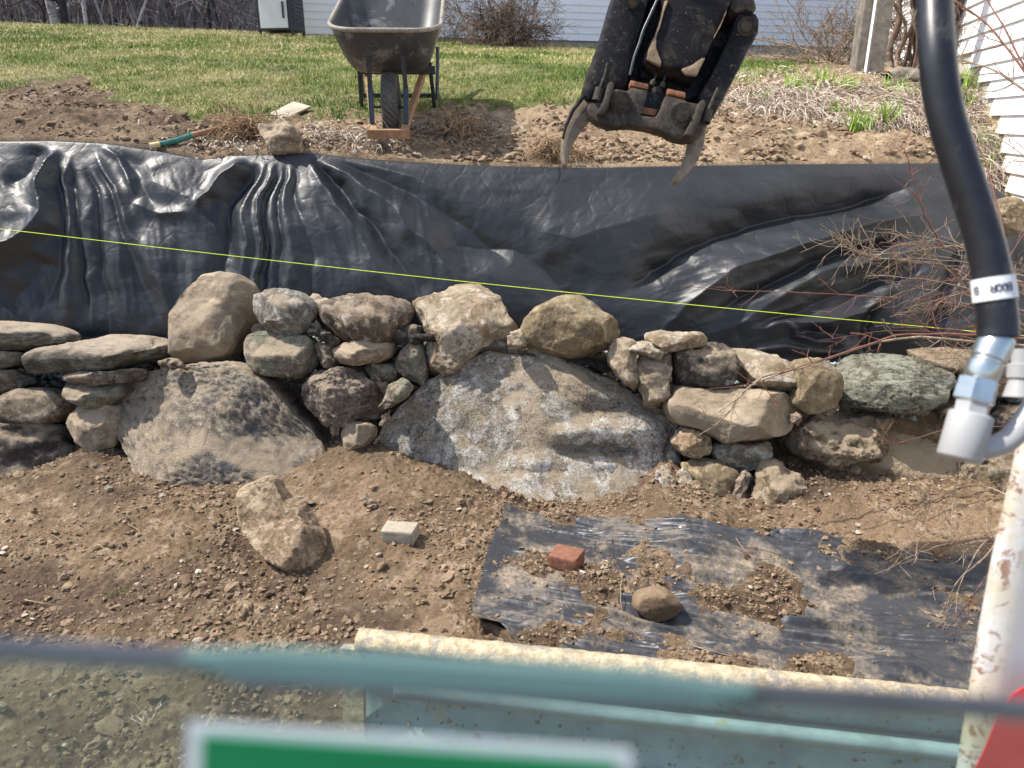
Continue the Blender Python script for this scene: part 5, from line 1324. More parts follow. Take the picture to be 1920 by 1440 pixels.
# ------------------------------------------------------------------ wheelbarrow
wc = on_upper(730, 246)
WB = empty('wheelbarrow', (wc[0] + 0.02, wc[1] + 0.02, wc[2] - 0.06), 'grey plastic tray wheelbarrow with wooden handles parked on the lawn edge', 'wheelbarrow', rot=(R(13), 0, R(4)))
# local axes: -Y is towards the camera (front), X right, Z up
WR = 0.20
def torus_tyre():
    V, F = [], []
    nu_, nv_ = 72, 20
    for i in range(nu_):
        a = i / nu_ * 2 * math.pi
        for j in range(nv_):
            b = j / nv_ * 2 * math.pi
            r = 0.155 + 0.045 * math.copysign(abs(math.cos(b)) ** 0.7, math.cos(b))
            x = 0.050 * math.copysign(abs(math.sin(b)) ** 0.8, math.sin(b))
            if math.cos(b) > 0.45 and (i % 2 == (j % 2)): r -= 0.006
            V.append((x, r * math.cos(a), r * math.sin(a) + WR))
    for i in range(nu_):
        for j in range(nv_):
            F.append((i * nv_ + j, i * nv_ + (j + 1) % nv_, ((i + 1) % nu_) * nv_ + (j + 1) % nv_, ((i + 1) % nu_) * nv_ + j))
    return mesh_np('wheel', V, np.array(F), M['tyre'], smooth=False)
WB.scale = (0.88, 0.95, 0.95)
wheel = link('wheel', torus_tyre(), WB)
bm = bmesh.new(); bm_cyl(bm, (-0.035, 0, WR), (0.035, 0, WR), 0.112, None, 28)
bm_obj('rim', bm, M['steel_blue'], wheel)
bm = bmesh.new(); bm_cyl(bm, (-0.11, 0, WR), (0.11, 0, WR), 0.008, None, 10)
bm_obj('axle', bm, M['steel_blue'], WB)
# tray: lofted outlines with rounded corners, front (-Y) to back (+Y)
def rrect(x0, y0, y1, z0, z1, r, n=10, xf=None):
    pts = []
    xf = x0 if xf is None else xf
    for cx_, cy_, a0, wv in ((xf - r, y0 + r, -90, 0), (x0 - r, y1 - r, 0, 0), (-x0 + r, y1 - r, 90, 0), (-xf + r, y0 + r, 180, 0)):
        for i in range(n):
            a = R(a0 + 90 * i / (n - 1))
            x, y = cx_ + r * math.cos(a), cy_ + r * math.sin(a)
            pts.append((x, y, z0 + (z1 - z0) * (y - y0) / (y1 - y0)))
    return pts
secs = [rrect(0.14, 0.10, 0.50, 0.385, 0.40, 0.08, xf=0.13), rrect(0.21, 0.02, 0.60, 0.372, 0.385, 0.09, xf=0.19), rrect(0.255, -0.04, 0.68, 0.40, 0.42, 0.12, xf=0.235), rrect(0.29, -0.10, 0.78, 0.48, 0.53, 0.14, xf=0.275), rrect(0.315, -0.145, 0.88, 0.56, 0.64, 0.15, xf=0.305), rrect(0.335, -0.175, 0.95, 0.625, 0.73, 0.16, xf=0.325)]
inner = [rrect(0.325, -0.165, 0.94, 0.625, 0.73, 0.155, xf=0.315), rrect(0.305, -0.135, 0.87, 0.56, 0.64, 0.145, xf=0.295), rrect(0.28, -0.09, 0.77, 0.48, 0.53, 0.135, xf=0.265), rrect(0.245, -0.03, 0.67, 0.405, 0.425, 0.115, xf=0.225), rrect(0.13, 0.10, 0.50, 0.395, 0.41, 0.08, xf=0.13)]
allS = secs + inner
V = np.array(allS).reshape(-1, 3); m = len(secs[0])
F = [(i * m + j, i * m + (j + 1) % m, (i + 1) * m + (j + 1) % m, (i + 1) * m + j) for i in range(len(allS) - 1) for j in range(m)]
me = mesh_np('tray', V, np.array(F), M['tray'])
bm = bmesh.new(); bm.from_mesh(me); bm.verts.ensure_lookup_table()
bm.faces.new([bm.verts[j] for j in range(m)]); bm.faces.new([bm.verts[(len(allS) - 1) * m + j] for j in range(m)])
bmesh.ops.recalc_face_normals(bm, faces=bm.faces); bm.to_mesh(me); bm.free()
tray = link('tray', me, WB)
tray.modifiers.new('s', 'SUBSURF').render_levels = 2
rp = np.array(rrect(0.337, -0.178, 0.952, 0.627, 0.732, 0.16, xf=0.327)); rp = np.vstack([rp, rp[:2]])
tube_obj('tray_rim', [rp], [0.0125], M['tray_rim'], tray, 10)
for s_ in (-1, 1):
    bm = bmesh.new(); bm_bar(bm, (s_ * 0.085, -0.30, 0.12), (s_ * 0.30, 1.25, 0.52), 0.036, 0.042, Vector((0, 0, 1)), 0.003)
    bm_obj('handle', bm, M['wood'], WB)
    bm = bmesh.new(); bm_bar(bm, (s_ * 0.10, -0.235, 0.165), (s_ * 0.105, -0.15, 0.34), 0.026, 0.014, Vector((0, 1, 0)), 0.002); bm_bar(bm, (s_ * 0.105, -0.155, 0.335), (s_ * 0.10, -0.155, 0.50), 0.026, 0.014, Vector((0, 1, 0)), 0.002)
    bm_cyl(bm, (s_ * 0.10, -0.17, 0.475), (s_ * 0.10, -0.158, 0.475), 0.008, None, 8)
    bm_obj('front_strut', bm, M['steel_blue'], WB)
    lp = smooth_path([(s_ * 0.235, 0.42, 0.37), (s_ * 0.25, 0.50, 0.12), (s_ * 0.255, 0.56, 0.015), (s_ * 0.26, 0.66, 0.02), (s_ * 0.27, 0.78, 0.20), (s_ * 0.28, 0.86, 0.40)], 20)
    tube_obj('leg', [lp], [0.014], M['steel_blue'], WB, 10)
bm = bmesh.new(); bm_bar(bm, (-0.125, -0.315, 0.125), (0.125, -0.315, 0.125), 0.030, 0.050, Vector((0, 0, 1)), 0.003)
bm_obj('nose_bar', bm, M['wood'], WB)
bm = bmesh.new(); bm_bar(bm, (-0.24, 0.36, 0.34), (0.27, 0.36, 0.34), 0.012, 0.05, Vector((0, 0, 1)), 0.002)
bm2 = bmesh.new(); bm_bar(bm2, (-0.27, 0.72, 0.12), (0.27, 0.72, 0.12), 0.012, 0.03); bm_obj('leg_brace', bm2, M['steel_blue'], WB)
bm_obj('cross_brace', bm, M['steel_blue'], WB)

# ------------------------------------------------------------------ board, tool handle
bd = on_upper(545, 222)
bm = bmesh.new()
def lift_up(px, py, h):
    g = on_upper(px, py)
    for _ in range(3):
        q = PZ(px, py, g[2] + h); g = np.array([q[0], q[1], zu1(q[0], q[1])])
    return PY(px, py, q[1])
tb = on_upper(531, 225)[1] / ray(531, 225)[1] - 0.03
c4 = [Vector(PT(506, 212, tb)), Vector(PT(550, 190, tb + 0.22)), Vector(PT(583, 199, tb + 0.20)), Vector(PT(531, 223, tb))]
vs = [bm.verts.new(p) for p in c4]; f = bm.faces.new(vs)
r = bmesh.ops.extrude_face_region(bm, geom=[f])
nb = (c4[1] - c4[0]).cross(c4[3] - c4[0]).normalized(); nb = -nb if nb.z > 0 else nb
for g in r['geom']:
    if isinstance(g, bmesh.types.BMVert): g.co += nb * 0.014
bm_obj('board', bm, M['ply'], None, label='pale flat board lying tilted on the grass beside the root clump', category='board')
tl = empty('garden_tool', tuple(PT(350, 256, 3.86)), 'long handled tool, wooden shaft with teal sleeve and pale butt, lying on the soil', 'tool')
def rel(p): return np.asarray(p) - np.array(tl.location)
tube_obj('butt', [np.array([rel(PT(281, 274, 3.78)), rel(PT(300, 271, 3.80))])], [0.016], M['yellowwood'], tl, 12)
tube_obj('sleeve', [np.array([rel(PT(294, 272, 3.80)), rel(PT(330, 264, 3.85)), rel(PT(366, 252, 3.91))])], [[0.013, 0.015, 0.014]], M['teal'], tl, 14)
tube_obj('shaft', [np.array([rel(PT(360, 254, 3.90)), rel(PT(412, 241, 4.0)), rel(PT(470, 226, 4.15))])], [0.016], M['wood'], tl, 14)

# ------------------------------------------------------------------ root clumps, straw, shoots
def root_clump(px, py, w, h, n, label, thick=0.003, seed=0, down=0.5):
    rg = np.random.default_rng(seed)
    c = on_upper(px, py)
    paths, rad = [], []
    for i in range(n):
        a = rg.uniform(0, 6.28); L_ = rg.uniform(0.5, 1.0)
        p0 = np.array([rg.normal(0, w * 0.3), rg.normal(0, w * 0.2), rg.uniform(0, h)])
        d = np.array([math.cos(a), math.sin(a) * 0.7, rg.uniform(-0.3, 0.9)])
        pts = [p0]
        for s_ in range(6):
            d = d + rg.normal(0, 0.55, 3) + np.array([0, 0, -down * 0.45])
            d /= np.linalg.norm(d)
            q = pts[-1] + d * w * 0.24 * L_
            q[2] = max(q[2], -0.01 + 0.25 * q[1])
            pts.append(q)
        paths.append(smooth_path(pts, 12)); rad.append(np.linspace(thick, thick * 0.35, 12) * rg.uniform(0.5, 1.3))
    o = tube_obj('root_clump', paths, rad, M['root'], None, 4, label=label, category='root clump')
    o.location = c
    return o
root_clump(465, 262, 0.17, 0.11, 240, 'tangled brown root clump beside the rock that pins the fabric', 0.0032, 1)
root_clump(425, 235, 0.10, 0.06, 90, 'small root tangle lying over the tool shaft', 0.003, 11)
root_clump(862, 262, 0.15, 0.11, 230, 'pale stringy root clump right of the wheelbarrow', 0.0034, 2)
root_clump(1028, 298, 0.15, 0.10, 260, 'matted reddish root ball under the left grapple tine', 0.0026, 3, 0.8)
root_clump(1095, 300, 0.09, 0.05, 100, 'small mat of roots between the two grapple tines', 0.0022, 4, 0.8)

def strips(P0, D0, L_, w, droop, nseg=5, rg=RNG, wig=0.15):
    """bent flat blades as quads; returns V,F"""
    n = len(P0)
    pts = [P0]; d = D0.copy()
    for i in range(nseg):
        d = d + np.array([0, 0, -1.0]) * droop[:, None] / nseg + rg.normal(0, wig, d.shape)
        d /= np.linalg.norm(d, axis=1, keepdims=True)
        pts.append(pts[-1] + d * (L_ / nseg)[:, None])
    pts = np.stack(pts, 1)                       # n, nseg+1, 3
    side = np.cross(D0, [0, 0, 1.0]); side += rg.normal(0, 0.4, side.shape)
    side /= np.maximum(np.linalg.norm(side, axis=1, keepdims=True), 1e-6)
    tp = np.linspace(1, 0.15, nseg + 1)
    off = side[:, None, :] * (w[:, None] * tp[None])[..., None] / 2
    V = np.stack([pts - off, pts + off], 2).reshape(n, -1, 3)
    base = (np.arange(n) * (nseg + 1) * 2)[:, None, None]
    f = np.array([[2 * i, 2 * i + 1, 2 * i + 3, 2 * i + 2] for i in range(nseg)])[None]
    return V.reshape(-1, 3), (f + base).reshape(-1, 4), (nseg + 1) * 2
def straw(name, regions, label):
    P, Dd, Ls, Ws, Dr, T = [], [], [], [], [], []
    for (px, py, n, sp, L0, ang) in regions:
        c = on_upper(px, py)
        for i in range(n):
            x = c[0] + RNG.normal(0, sp); y = c[1] + RNG.normal(0, sp * 0.7)
            P.append((x, y, zu1(x, y) + RNG.uniform(0.005, 0.06)))
            a = RNG.uniform(0, 6.28) if ang is None else RNG.normal(ang, 0.6)
            Dd.append((math.cos(a), math.sin(a), RNG.uniform(0.0, 0.9)))
            Ls.append(L0 * RNG.uniform(0.4, 1.1)); Ws.append(RNG.uniform(0.003, 0.008)); Dr.append(RNG.uniform(1.2, 2.4)); T.append(RNG.beta(2.2, 1.6))
    P, Dd = np.array(P), np.array(Dd); Dd /= np.linalg.norm(Dd, axis=1, keepdims=True)
    V, F, kq = strips(P, Dd, np.array(Ls), np.array(Ws), np.array(Dr), 6)
    zz = zupper(V[:, 0], V[:, 1]) + 0.006
    lift = (np.arange(len(V)) * 0.37 % 1) * 0.02
    V[:, 2] = np.maximum(V[:, 2], zz + lift)
    return link(name, mesh_np(name, V, F, M['straw'], attrs={'tint': np.repeat(T, kq)}), kind='stuff', label=label)
reg = []
for (px, py, n, sp, L0, a) in [(1400, 200, 200, .12, .22, None), (1440, 180, 260, .12, .25, -1.6), (1480, 215, 300, .10, .28, -1.9), (1500, 190, 300, .12, .25, -1.4), (1540, 170, 220, .15, .25, None), (1560, 205, 220, .12, .25, -1.6), (1600, 180, 200, .15, .22, 0.2), (1650, 180, 260, .15, .25, 0), (1620, 235, 180, .08, .18, -1.5), (1680, 220, 280, .10, .25, -2.3), (1710, 235, 260, .10, .28, -1.9), (1740, 200, 200, .12, .25, -1.6), (1700, 170, 160, .15, .2, 0), (1790, 230, 260, .10, .25, -1.5), (1830, 270, 300, .10, .28, -1.5), (1860, 310, 300, .10, .3, -1.3), (1880, 350, 300, .10, .3, -1.3), (1800, 190, 200, .12, .22, -1.5), (1900, 400, 200, .10, .25, -1.3), (1560, 140, 120, .25, .15, None), (1450, 150, 100, .2, .15, None)]:
    reg.append((px, py, n, sp, L0, a))
straw('dead_leaf_mat', reg, 'mat of bleached dead daylily leaves beside the houses')
reg = [(x, y, n, .10, .12, None) for x, y, n in ((590, 268, 70), (640, 262, 110), (690, 270, 110), (730, 272, 80), (400, 275, 60), (450, 282, 50), (330, 262, 18), (820, 250, 60), (900, 262, 60), (960, 250, 30), (600, 250, 80), (1300, 240, 25), (1400, 240, 40))]
straw('dead_grass_bits', reg, 'scattered pale dead stems on the soil below the wheelbarrow')
def shoots(px, py, n, hgt, label):
    c = on_upper(px, py)
    n = int(n * 2.2)
    P = np.stack([RNG.normal(0, 0.035, n), RNG.normal(0, 0.03, n), np.full(n, 0.0)], -1)
    P[:, 2] = zupper(P[:, 0] + c[0], P[:, 1] + c[1]) - c[2] + 0.015
    Dd = np.stack([RNG.normal(0, 0.35, n), RNG.normal(0, 0.3, n), np.ones(n)], -1); Dd /= np.linalg.norm(Dd, axis=1, keepdims=True)
    V, F, kq = strips(P, Dd, 1.55 * hgt * RNG.uniform(0.6, 1.1, n), RNG.uniform(0.010, 0.018, n), RNG.uniform(0.2, 0.9, n), 4, wig=0.06)
    o = link('daylily_shoots', mesh_np('daylily_shoots', V, F, M['shoot'], attrs={'tint': np.repeat(RNG.uniform(0, 1, n), kq)}), loc=tuple(c), label=label, category='plant', group='green daylily shoots in the dead leaves')
SH = [(1485, 168, 16, .08, 'leftmost clump of green shoots at the end of the lawn'), (1540, 160, 16, .09, 'tall green shoots in front of the wooden post, left of the others there'), (1590, 172, 14, .08, 'green shoots just below the foot of the wooden post'), (1560, 215, 8, .06, 'lone small green sprout low in the dead leaves'), (1665, 178, 14, .08, 'green shoots right of the wooden post near the log'), (1700, 180, 12, .08, 'green shoots beside the rotten log, close to the hose'), (1605, 250, 16, .09, 'lower green clump above the bare soil, left of a pair'), (1625, 240, 12, .08, 'slim green shoots between the two lower clumps'), (1668, 235, 18, .09, 'lower green clump above the bare soil, right of a pair'), (1810, 170, 20, .10, 'tall green clump against the right house, right of the hose'), (1805, 200, 14, .08, 'green shoots right of the hose, under the tallest clump'), (1840, 280, 14, .09, 'green shoots halfway down the slope beside the right siding'), (1870, 292, 12, .08, 'green shoots closest to the right siding'), (1850, 320, 14, .08, 'lowest green shoots beside the right siding'), (1512, 176, 10, .07, 'thin green shoots between the first two clumps'), (1430, 190, 6, .05, 'tiny green sprout beside the grapple')]
for px, py, n, hh, lb in SH: shoots(px, py, n, hh, lb)

# ------------------------------------------------------------------ lawn grass (stuff)
def grass(n, y0, y1, x0, x1, hmin, hmax, wd, pw=1.0):
    Y = y0 + (y1 - y0) * RNG.uniform(0, 1, n) ** pw
    X = RNG.uniform(-0.74, 0.74, n) * Y * 0.95
    X = np.clip(X, x0, x1)
    Zz = zupper(X, Y)
    dmk = dirt_mask(X, Y, Zz)
    keep = dmk < RNG.uniform(0.2, 0.75, n)
    X, Y, Zz = X[keep], Y[keep], Zz[keep]; n = len(X)
    t = 0.45 + 1.2 * n2(X, Y, 0.9, 4, 91) + 0.9 * n2(X, Y, 5, 3, 92) + RNG.normal(0, 0.17, n) + 0.22 * sstep(8.5, 13, Y) - 0.40 * sstep(0.8, 1.4, X) * sstep(5.6, 6.2, Y) * (1 - sstep(9, 11, Y))
    t = t + 0.10 - 0.10 * (1 - sstep(5, 7.5, Y))
    D0 = np.stack([RNG.normal(0, 0.55, n), RNG.normal(0, 0.55, n), np.ones(n)], -1); D0 /= np.linalg.norm(D0, axis=1, keepdims=True)
    h = RNG.uniform(hmin, hmax, n) * (0.7 + 0.6 * (n2(X, Y, 3, 2, 93) > 0))
    w = wd * RNG.uniform(0.7, 1.3, n)
    a = RNG.uniform(0, 6.28, n)
    sd = np.stack([np.cos(a), np.sin(a), 0 * a], -1) * (w / 2)[:, None]
    P = np.stack([X, Y, Zz - 0.004], -1)
    mid = P + D0 * (h * 0.55)[:, None]
    tip = mid + (D0 + np.array([0, 0, -0.5]) + RNG.normal(0, 0.3, (n, 3))) * (h * 0.45)[:, None]
    V = np.stack([P - sd, P + sd, mid + sd * 0.8, tip, mid - sd * 0.8], 1).reshape(-1, 3)
    b = (np.arange(n) * 5)[:, None]
    F1 = np.concatenate([b + np.array([[0, 1, 2]]), b + np.array([[0, 2, 4]]), b + np.array([[4, 2, 3]])], 0)
    return V, F1, np.repeat(np.clip(t, 0, 1), 5)
Va, Fa, Ta = grass(120000, 4.5, 8.0, -6, 3.4, 0.022, 0.05, 0.0042, 1.1)
Vb, Fb, Tb = grass(110000, 8.0, 13.9, -11, 6, 0.03, 0.06, 0.008, 1.0)
V = np.concatenate([Va, Vb]); F = np.concatenate([Fa, Fb + len(Va)]); T = np.concatenate([Ta, Tb])
link('grass', mesh_np('grass', V, F, M['grass'], smooth=True, attrs={'tint': T}), kind='stuff', label='patchy green and straw coloured spring lawn')
# a few grass tufts on the lower soil
for (px, py, n, lb) in ((278, 1345, 40, 'pale dry grass tuft seen through the tinted glass'), (222, 1118, 18, 'tiny green weed tuft on the soil at the left')):
    c = on_lower(px, py)
    P = np.stack([RNG.normal(0, 0.02, n), RNG.normal(0, 0.02, n), np.full(n, 0.0)], -1)
    Dd = np.stack([RNG.normal(0, 0.7, n), RNG.normal(0, 0.7, n), np.ones(n)], -1); Dd /= np.linalg.norm(Dd, axis=1, keepdims=True)
    V, F, kq = strips(P, Dd, 0.06 * RNG.uniform(0.6, 1.1, n), RNG.uniform(0.002, 0.004, n), RNG.uniform(0.6, 1.5, n), 4)
    link('grass_tuft', mesh_np('grass_tuft', V, F, M['straw' if px > 250 else 'grass'], attrs={'tint': np.repeat(RNG.uniform(0.3, 1, n) if px > 250 else RNG.uniform(0, .4, n), kq)}), loc=tuple(c), label=lb, category='plant')

# ------------------------------------------------------------------ houses
def siding_wall(parent, a, b, z0f, nrow, expo, name='siding_board', zmax=99):
    """clapboards from point a to b (XY), each one its own leaning board"""
    a, b = Vector(a), Vector(b)
    d = (b - a).normalized(); L_ = (b - a).length
    nrm_ = Vector((d.y, -d.x, 0))
    if nrm_.dot(Vector((0, 0, 0)) - Vector((a.x, a.y, 0))) < 0: nrm_ = -nrm_
    return d, L_, nrm_
def board_mesh(L_, expo):
    bm = bmesh.new()
    pr = [(0.000, expo + 0.012), (0.016, 0.0), (0.016, -0.004), (0.004, -0.004), (0.0, 0.0), (-0.012, expo + 0.012)]
    ends = []
    for x in (0, L_):
        ends.append([bm.verts.new((x, -q, z)) for q, z in pr])
    m_ = len(pr)
    for j in range(m_):
        bm.faces.new((ends[0][j], ends[0][(j + 1) % m_], ends[1][(j + 1) % m_], ends[1][j]))
    bm.faces.new(ends[0]); bm.faces.new(ends[1])
    bmesh.ops.recalc_face_normals(bm, faces=bm.faces)
    me = bpy.data.meshes.new('siding_board'); bm.to_mesh(me); bm.free(); me.materials.append(M['siding'])
    return me
def box_obj(name, parent, c, s, mat):
    bm = bmesh.new(); bm_box(bm, c, s, None, 0.0); return bm_obj(name, bm, mat, parent)
# back house: wall runs from behind the grill to the right, going away slightly
h1 = empty('white_house', (-3.55, 13.15, 2.55), 'white clapboard house at the top of the lawn behind the wheelbarrow', 'house', rot=(0, 0, math.atan2(0.226, 0.974)))
L1 = 14.5
wl = box_obj('wall', h1, (L1 / 2, 3.02, 2.9), (L1, 6.0, 5.2), M['siding'])
box_obj('foundation', h1, (L1 / 2, 3.03, -0.3), (L1 - 0.02, 5.96, 1.3), M['concrete'])
me1 = board_mesh(L1, 0.112)
for i in range(46):
    o = link('siding_board', me1, wl); o.location = (0, 0.0, 0.30 + i * 0.112)
box_obj('corner_board', h1, (0.0, -0.005, 2.9), (0.10, 0.06, 5.2), M['siding'])
rb = bmesh.new()
vs = [rb.verts.new(p) for p in ((-0.4, -0.5, 5.45), (L1 + 0.4, -0.5, 5.45), (L1 + 0.4, 3, 7.4), (-0.4, 3, 7.4), (L1 + 0.4, 6.5, 5.45), (-0.4, 6.5, 5.45))]
rb.faces.new(vs[:4]); rb.faces.new((vs[3], vs[2], vs[4], vs[5])); rb.faces.new((vs[0], vs[3], vs[5])); rb.faces.new((vs[1], vs[4], vs[2])); rb.faces.new((vs[0], vs[5], vs[4], vs[1]))
bm_obj('roof', rb, M['greypost'], h1)
# right house
d2 = Vector((0.281, 1.061, 0)).normalized()
start = Vector((3.05, 4.67, 0)) - d2 * 3.6
h2 = empty('clapboard_house', (start.x, start.y, 0.2), 'white clapboard house wall close by at the right edge, siding stepping up the slope', 'house', rot=(0, 0, math.atan2(d2.y, d2.x)))
L2 = 9.0
# local x runs along the wall away from the camera; the wall face looks to local +y (left), so boards are mirrored
w2 = box_obj('wall', h2, (L2 / 2, -2.55, 3.4), (L2, 5.0, 4.0), M['siding'])
box_obj('foundation', h2, (L2 / 2, -2.56, 0.5), (L2 - 0.02, 4.96, 2.6), M['yellowwood'])
def ground_at_wall(s_):
    q = start + d2 * s_
    return zu1(q.x, max(q.y, 3.95)) if q.y > 3.95 else max(0.3, zu1(q.x, 3.95) - (3.95 - q.y) * 0.9)
for i in range(48):
    zb = 0.32 + i * 0.114
    # each board begins where the ground has dropped below it
    s0 = 0.0; s_end = L2
    for s_ in np.arange(0, L2, 0.05):
        if ground_at_wall(s_) < zb + 0.2 - 0.06: s_end = s_
    Lb = max(0.4, s_end + 0.02)
    meb = board_mesh(Lb, 0.114)
    for v in meb.vertices: v.co.y = -v.co.y
    meb.flip_normals()
    o = link('siding_board', meb, w2); o.location = (0, -0.045, zb)
# beam the siding steps over
bm_sill = box_obj('sill_beam', h2, (L2 / 2, -0.075, 1.2), (L2, 0.05, 2.2), M['yellowwood'])

# ------------------------------------------------------------------ gas grill
gl_ = empty('gas_grill', tuple(PT(530, 66, 11.3)), 'gas grill with white cabinet door and black frame standing at the lawn crest', 'grill', rot=(0, 0, R(-10)))
def gb(name, c, s, mat, parent=gl_, bev=0.004):
    bm = bmesh.new(); bm_box(bm, c, s, None, bev); return bm_obj(name, bm, M[mat], parent)
gb('cabinet', (0, 0.0, 0.22), (0.56, 0.42, 0.56), 'grill_black')
door = gb('door', (-0.01, -0.222, 0.20), (0.44, 0.02, 0.46), 'grill_white')
bm = bmesh.new(); bm_bar(bm, (0.16, -0.255, 0.10), (0.16, -0.255, 0.32), 0.018, 0.018, Vector((0, 1, 0)), 0.004); bm_box(bm, (0.16, -0.24, 0.11), (0.014, 0.03, 0.014)); bm_box(bm, (0.16, -0.24, 0.31), (0.014, 0.03, 0.014))
bm_obj('handle', bm, M['grill_black'], door)
cp = gb('control_panel', (0, -0.24, 0.58), (0.66, 0.10, 0.14), 'grill_white')
for x in (-0.24, -0.12, 0.0, 0.18):
    bm = bmesh.new(); bm_cyl(bm, (x, -0.29, 0.58), (x, -0.32, 0.58), 0.024, None, 16); bm_obj('knob', bm, M['steel_blue'], cp)
gb('side_shelf', (0.52, -0.02, 0.60), (0.40, 0.44, 0.07), 'grill_white')
gb('side_shelf', (-0.48, -0.02, 0.60), (0.30, 0.44, 0.07), 'grill_white')
gb('firebox', (0, 0, 0.62), (0.62, 0.44, 0.22), 'grill_black')
gb('lid', (0, 0.02, 0.86), (0.64, 0.44, 0.26), 'grill_black', bev=0.08)
for i in range(8):
    gb('side_louvre', (0.284, 0.0, 0.06 + i * 0.055), (0.012, 0.34, 0.018), 'steel_blue', bev=0.0)
for x in (-0.26, 0.26):
    for y in (-0.19, 0.19):
        gb('leg', (x, y, -0.06), (0.035, 0.035, 0.14), 'grill_black')
gz = zu1(gl_.location.x, gl_.location.y); gl_.location.z = gz + 0.12

# ------------------------------------------------------------------ woods on the left
def tree(x, y, h, r, label, seed, lean=0.0, nb=10, mat='bark', grp=None, fork=None):
    rg = np.random.default_rng(seed)
    z = zu1(x, y) - 0.2
    o = empty('bare_tree', (x, y, z), label, 'tree', grp)
    n = 10
    pts = [np.zeros(3)]
    d = np.array([lean, 0, 1.0])
    for i in range(n - 1):
        d = d + rg.normal(0, 0.06, 3); d[2] = max(d[2], .6); d /= np.linalg.norm(d)
        pts.append(pts[-1] + d * h / (n - 1))
    pts = np.array(pts)
    tube_obj('trunk', [smooth_path(pts, 20)], [np.linspace(r, r * 0.25, 20)], M[mat], o, 8)
    bp_, br_ = [], []
    for i in range(nb):
        u_ = rg.uniform(0.25, 0.95); b0 = pts[int(u_ * (n - 1))]
        a = rg.uniform(0, 6.28); dd = np.array([math.cos(a), math.sin(a) * 0.5, rg.uniform(0.2, 1.1)])
        L_ = h * 0.28 * (1.1 - u_) + 0.5
        q = [b0]
        for s_ in range(5):
            dd = dd + rg.normal(0, 0.25, 3) + [0, 0, 0.08]; dd /= np.linalg.norm(dd)
            q.append(q[-1] + dd * L_ / 5)
        bp_.append(np.array(q)); br_.append(np.linspace(r * 0.35, r * 0.06, 6))
        for s_ in range(3):
            k0 = q[rg.integers(2, 5)]; d3 = dd + rg.normal(0, 0.6, 3); d3 /= np.linalg.norm(d3)
            bp_.append(np.array([k0, k0 + d3 * L_ * 0.25, k0 + d3 * L_ * 0.45 + [0, 0, .1]])); br_.append([r * 0.1, r * 0.07, r * 0.03])
    tube_obj('branches', bp_, br_, M[mat], o, 4)
    return o
def wx(px, Y): return (px - 960) / FPX / (CP + 0.47 * SP) * Y
MAIN = [(118, 27, 9, .16, 'pale mottled forked tree trunk, thickest in the woods', -0.06), (128, 27.3, 9, .13, 'dark trunk growing against the pale mottled one', 0.10), (157, 26, 9, .07, 'straight dark slender trunk right of the thick pale tree', 0.03), (72, 28, 8, .06, 'dark leaning trunk left of the thick pale tree', 0.2), (60, 30, 8, .07, 'pale grey slim trunk near the left edge of the woods', -0.12), (105, 29, 8, .05, 'thin dark trunk just left of the thick pale tree', 0.1), (228, 27, 7, .055, 'pale tree splitting low into wide spreading branches', 0.35), (222, 27.2, 7, .04, 'thin pale stem beside the wide spreading tree', -0.3), (412, 29, 9, .08, 'dark sloping trunk left of the gas grill', -0.22), (392, 31, 9, .06, 'dark upright trunk further left of the gas grill', 0.02), (330, 32, 9, .06, 'grey trunk midway between the spreading tree and the grill', -0.05)]
for i, (px, Y, h, r, lb, ln) in enumerate(MAIN):
    tree(wx(px, Y), Y, h, r, lb, 100 + i, ln, 14, 'bark_pale' if ('pale' in lb and 'dark' not in lb.split()[0]) else 'bark_dark' if 'dark' in lb else 'bark')
GRP = 'thin bare trees in the woods beyond the lawn'
for i in range(46):
    Y = RNG.uniform(29, 42)
    px = RNG.uniform(-260, 560)
    tree(wx(px, Y), Y, RNG.uniform(7, 11), RNG.uniform(.03, .07), 'thin grey bare tree among many alike in the woods beyond the lawn', 300 + i, RNG.normal(0, 0.12), 7, 'bark', GRP)
paths, rad = [], []
for i in range(5200):
    Y = 29.5 + 24 * RNG.uniform(0, 1)
    x = wx(RNG.uniform(-420, 640), Y); z = zu1(x, Y)
    h = RNG.uniform(2.0, 9.5); d = np.array([RNG.normal(0, 0.30), RNG.normal(0, .1), 1.0])
    m1_ = np.array([x, Y, z]) + d * h * 0.5
    paths.append(np.array([[x, Y, z], m1_, m1_ + (d + [RNG.normal(0, .25), 0, 0]) * h * 0.5])); rad.append(np.array([1, .7, .2]) * RNG.uniform(0.010, 0.035))
for i in range(9000):
    Y = 28.0 + 20 * RNG.uniform(0, 1)
    x = wx(RNG.uniform(-420, 640), Y); z = zu1(x, Y) + RNG.uniform(0.5, 5.5)
    d = np.array([RNG.normal(0, 1.0), RNG.normal(0, .5), RNG.uniform(0.2, 1.4)]); d /= np.linalg.norm(d); L_ = RNG.uniform(0.5, 1.8)
    p0 = np.array([x, Y, z]); paths.append(np.array([p0, p0 + d * L_ * .5, p0 + (d + RNG.normal(0, .2, 3)) * L_])); rad.append(np.array([1, .7, .3]) * RNG.uniform(0.006, 0.014))
tube_obj('brushwood', paths, rad, M['brush'], None, 3, kind='stuff', label='dense bare brush filling the woods')

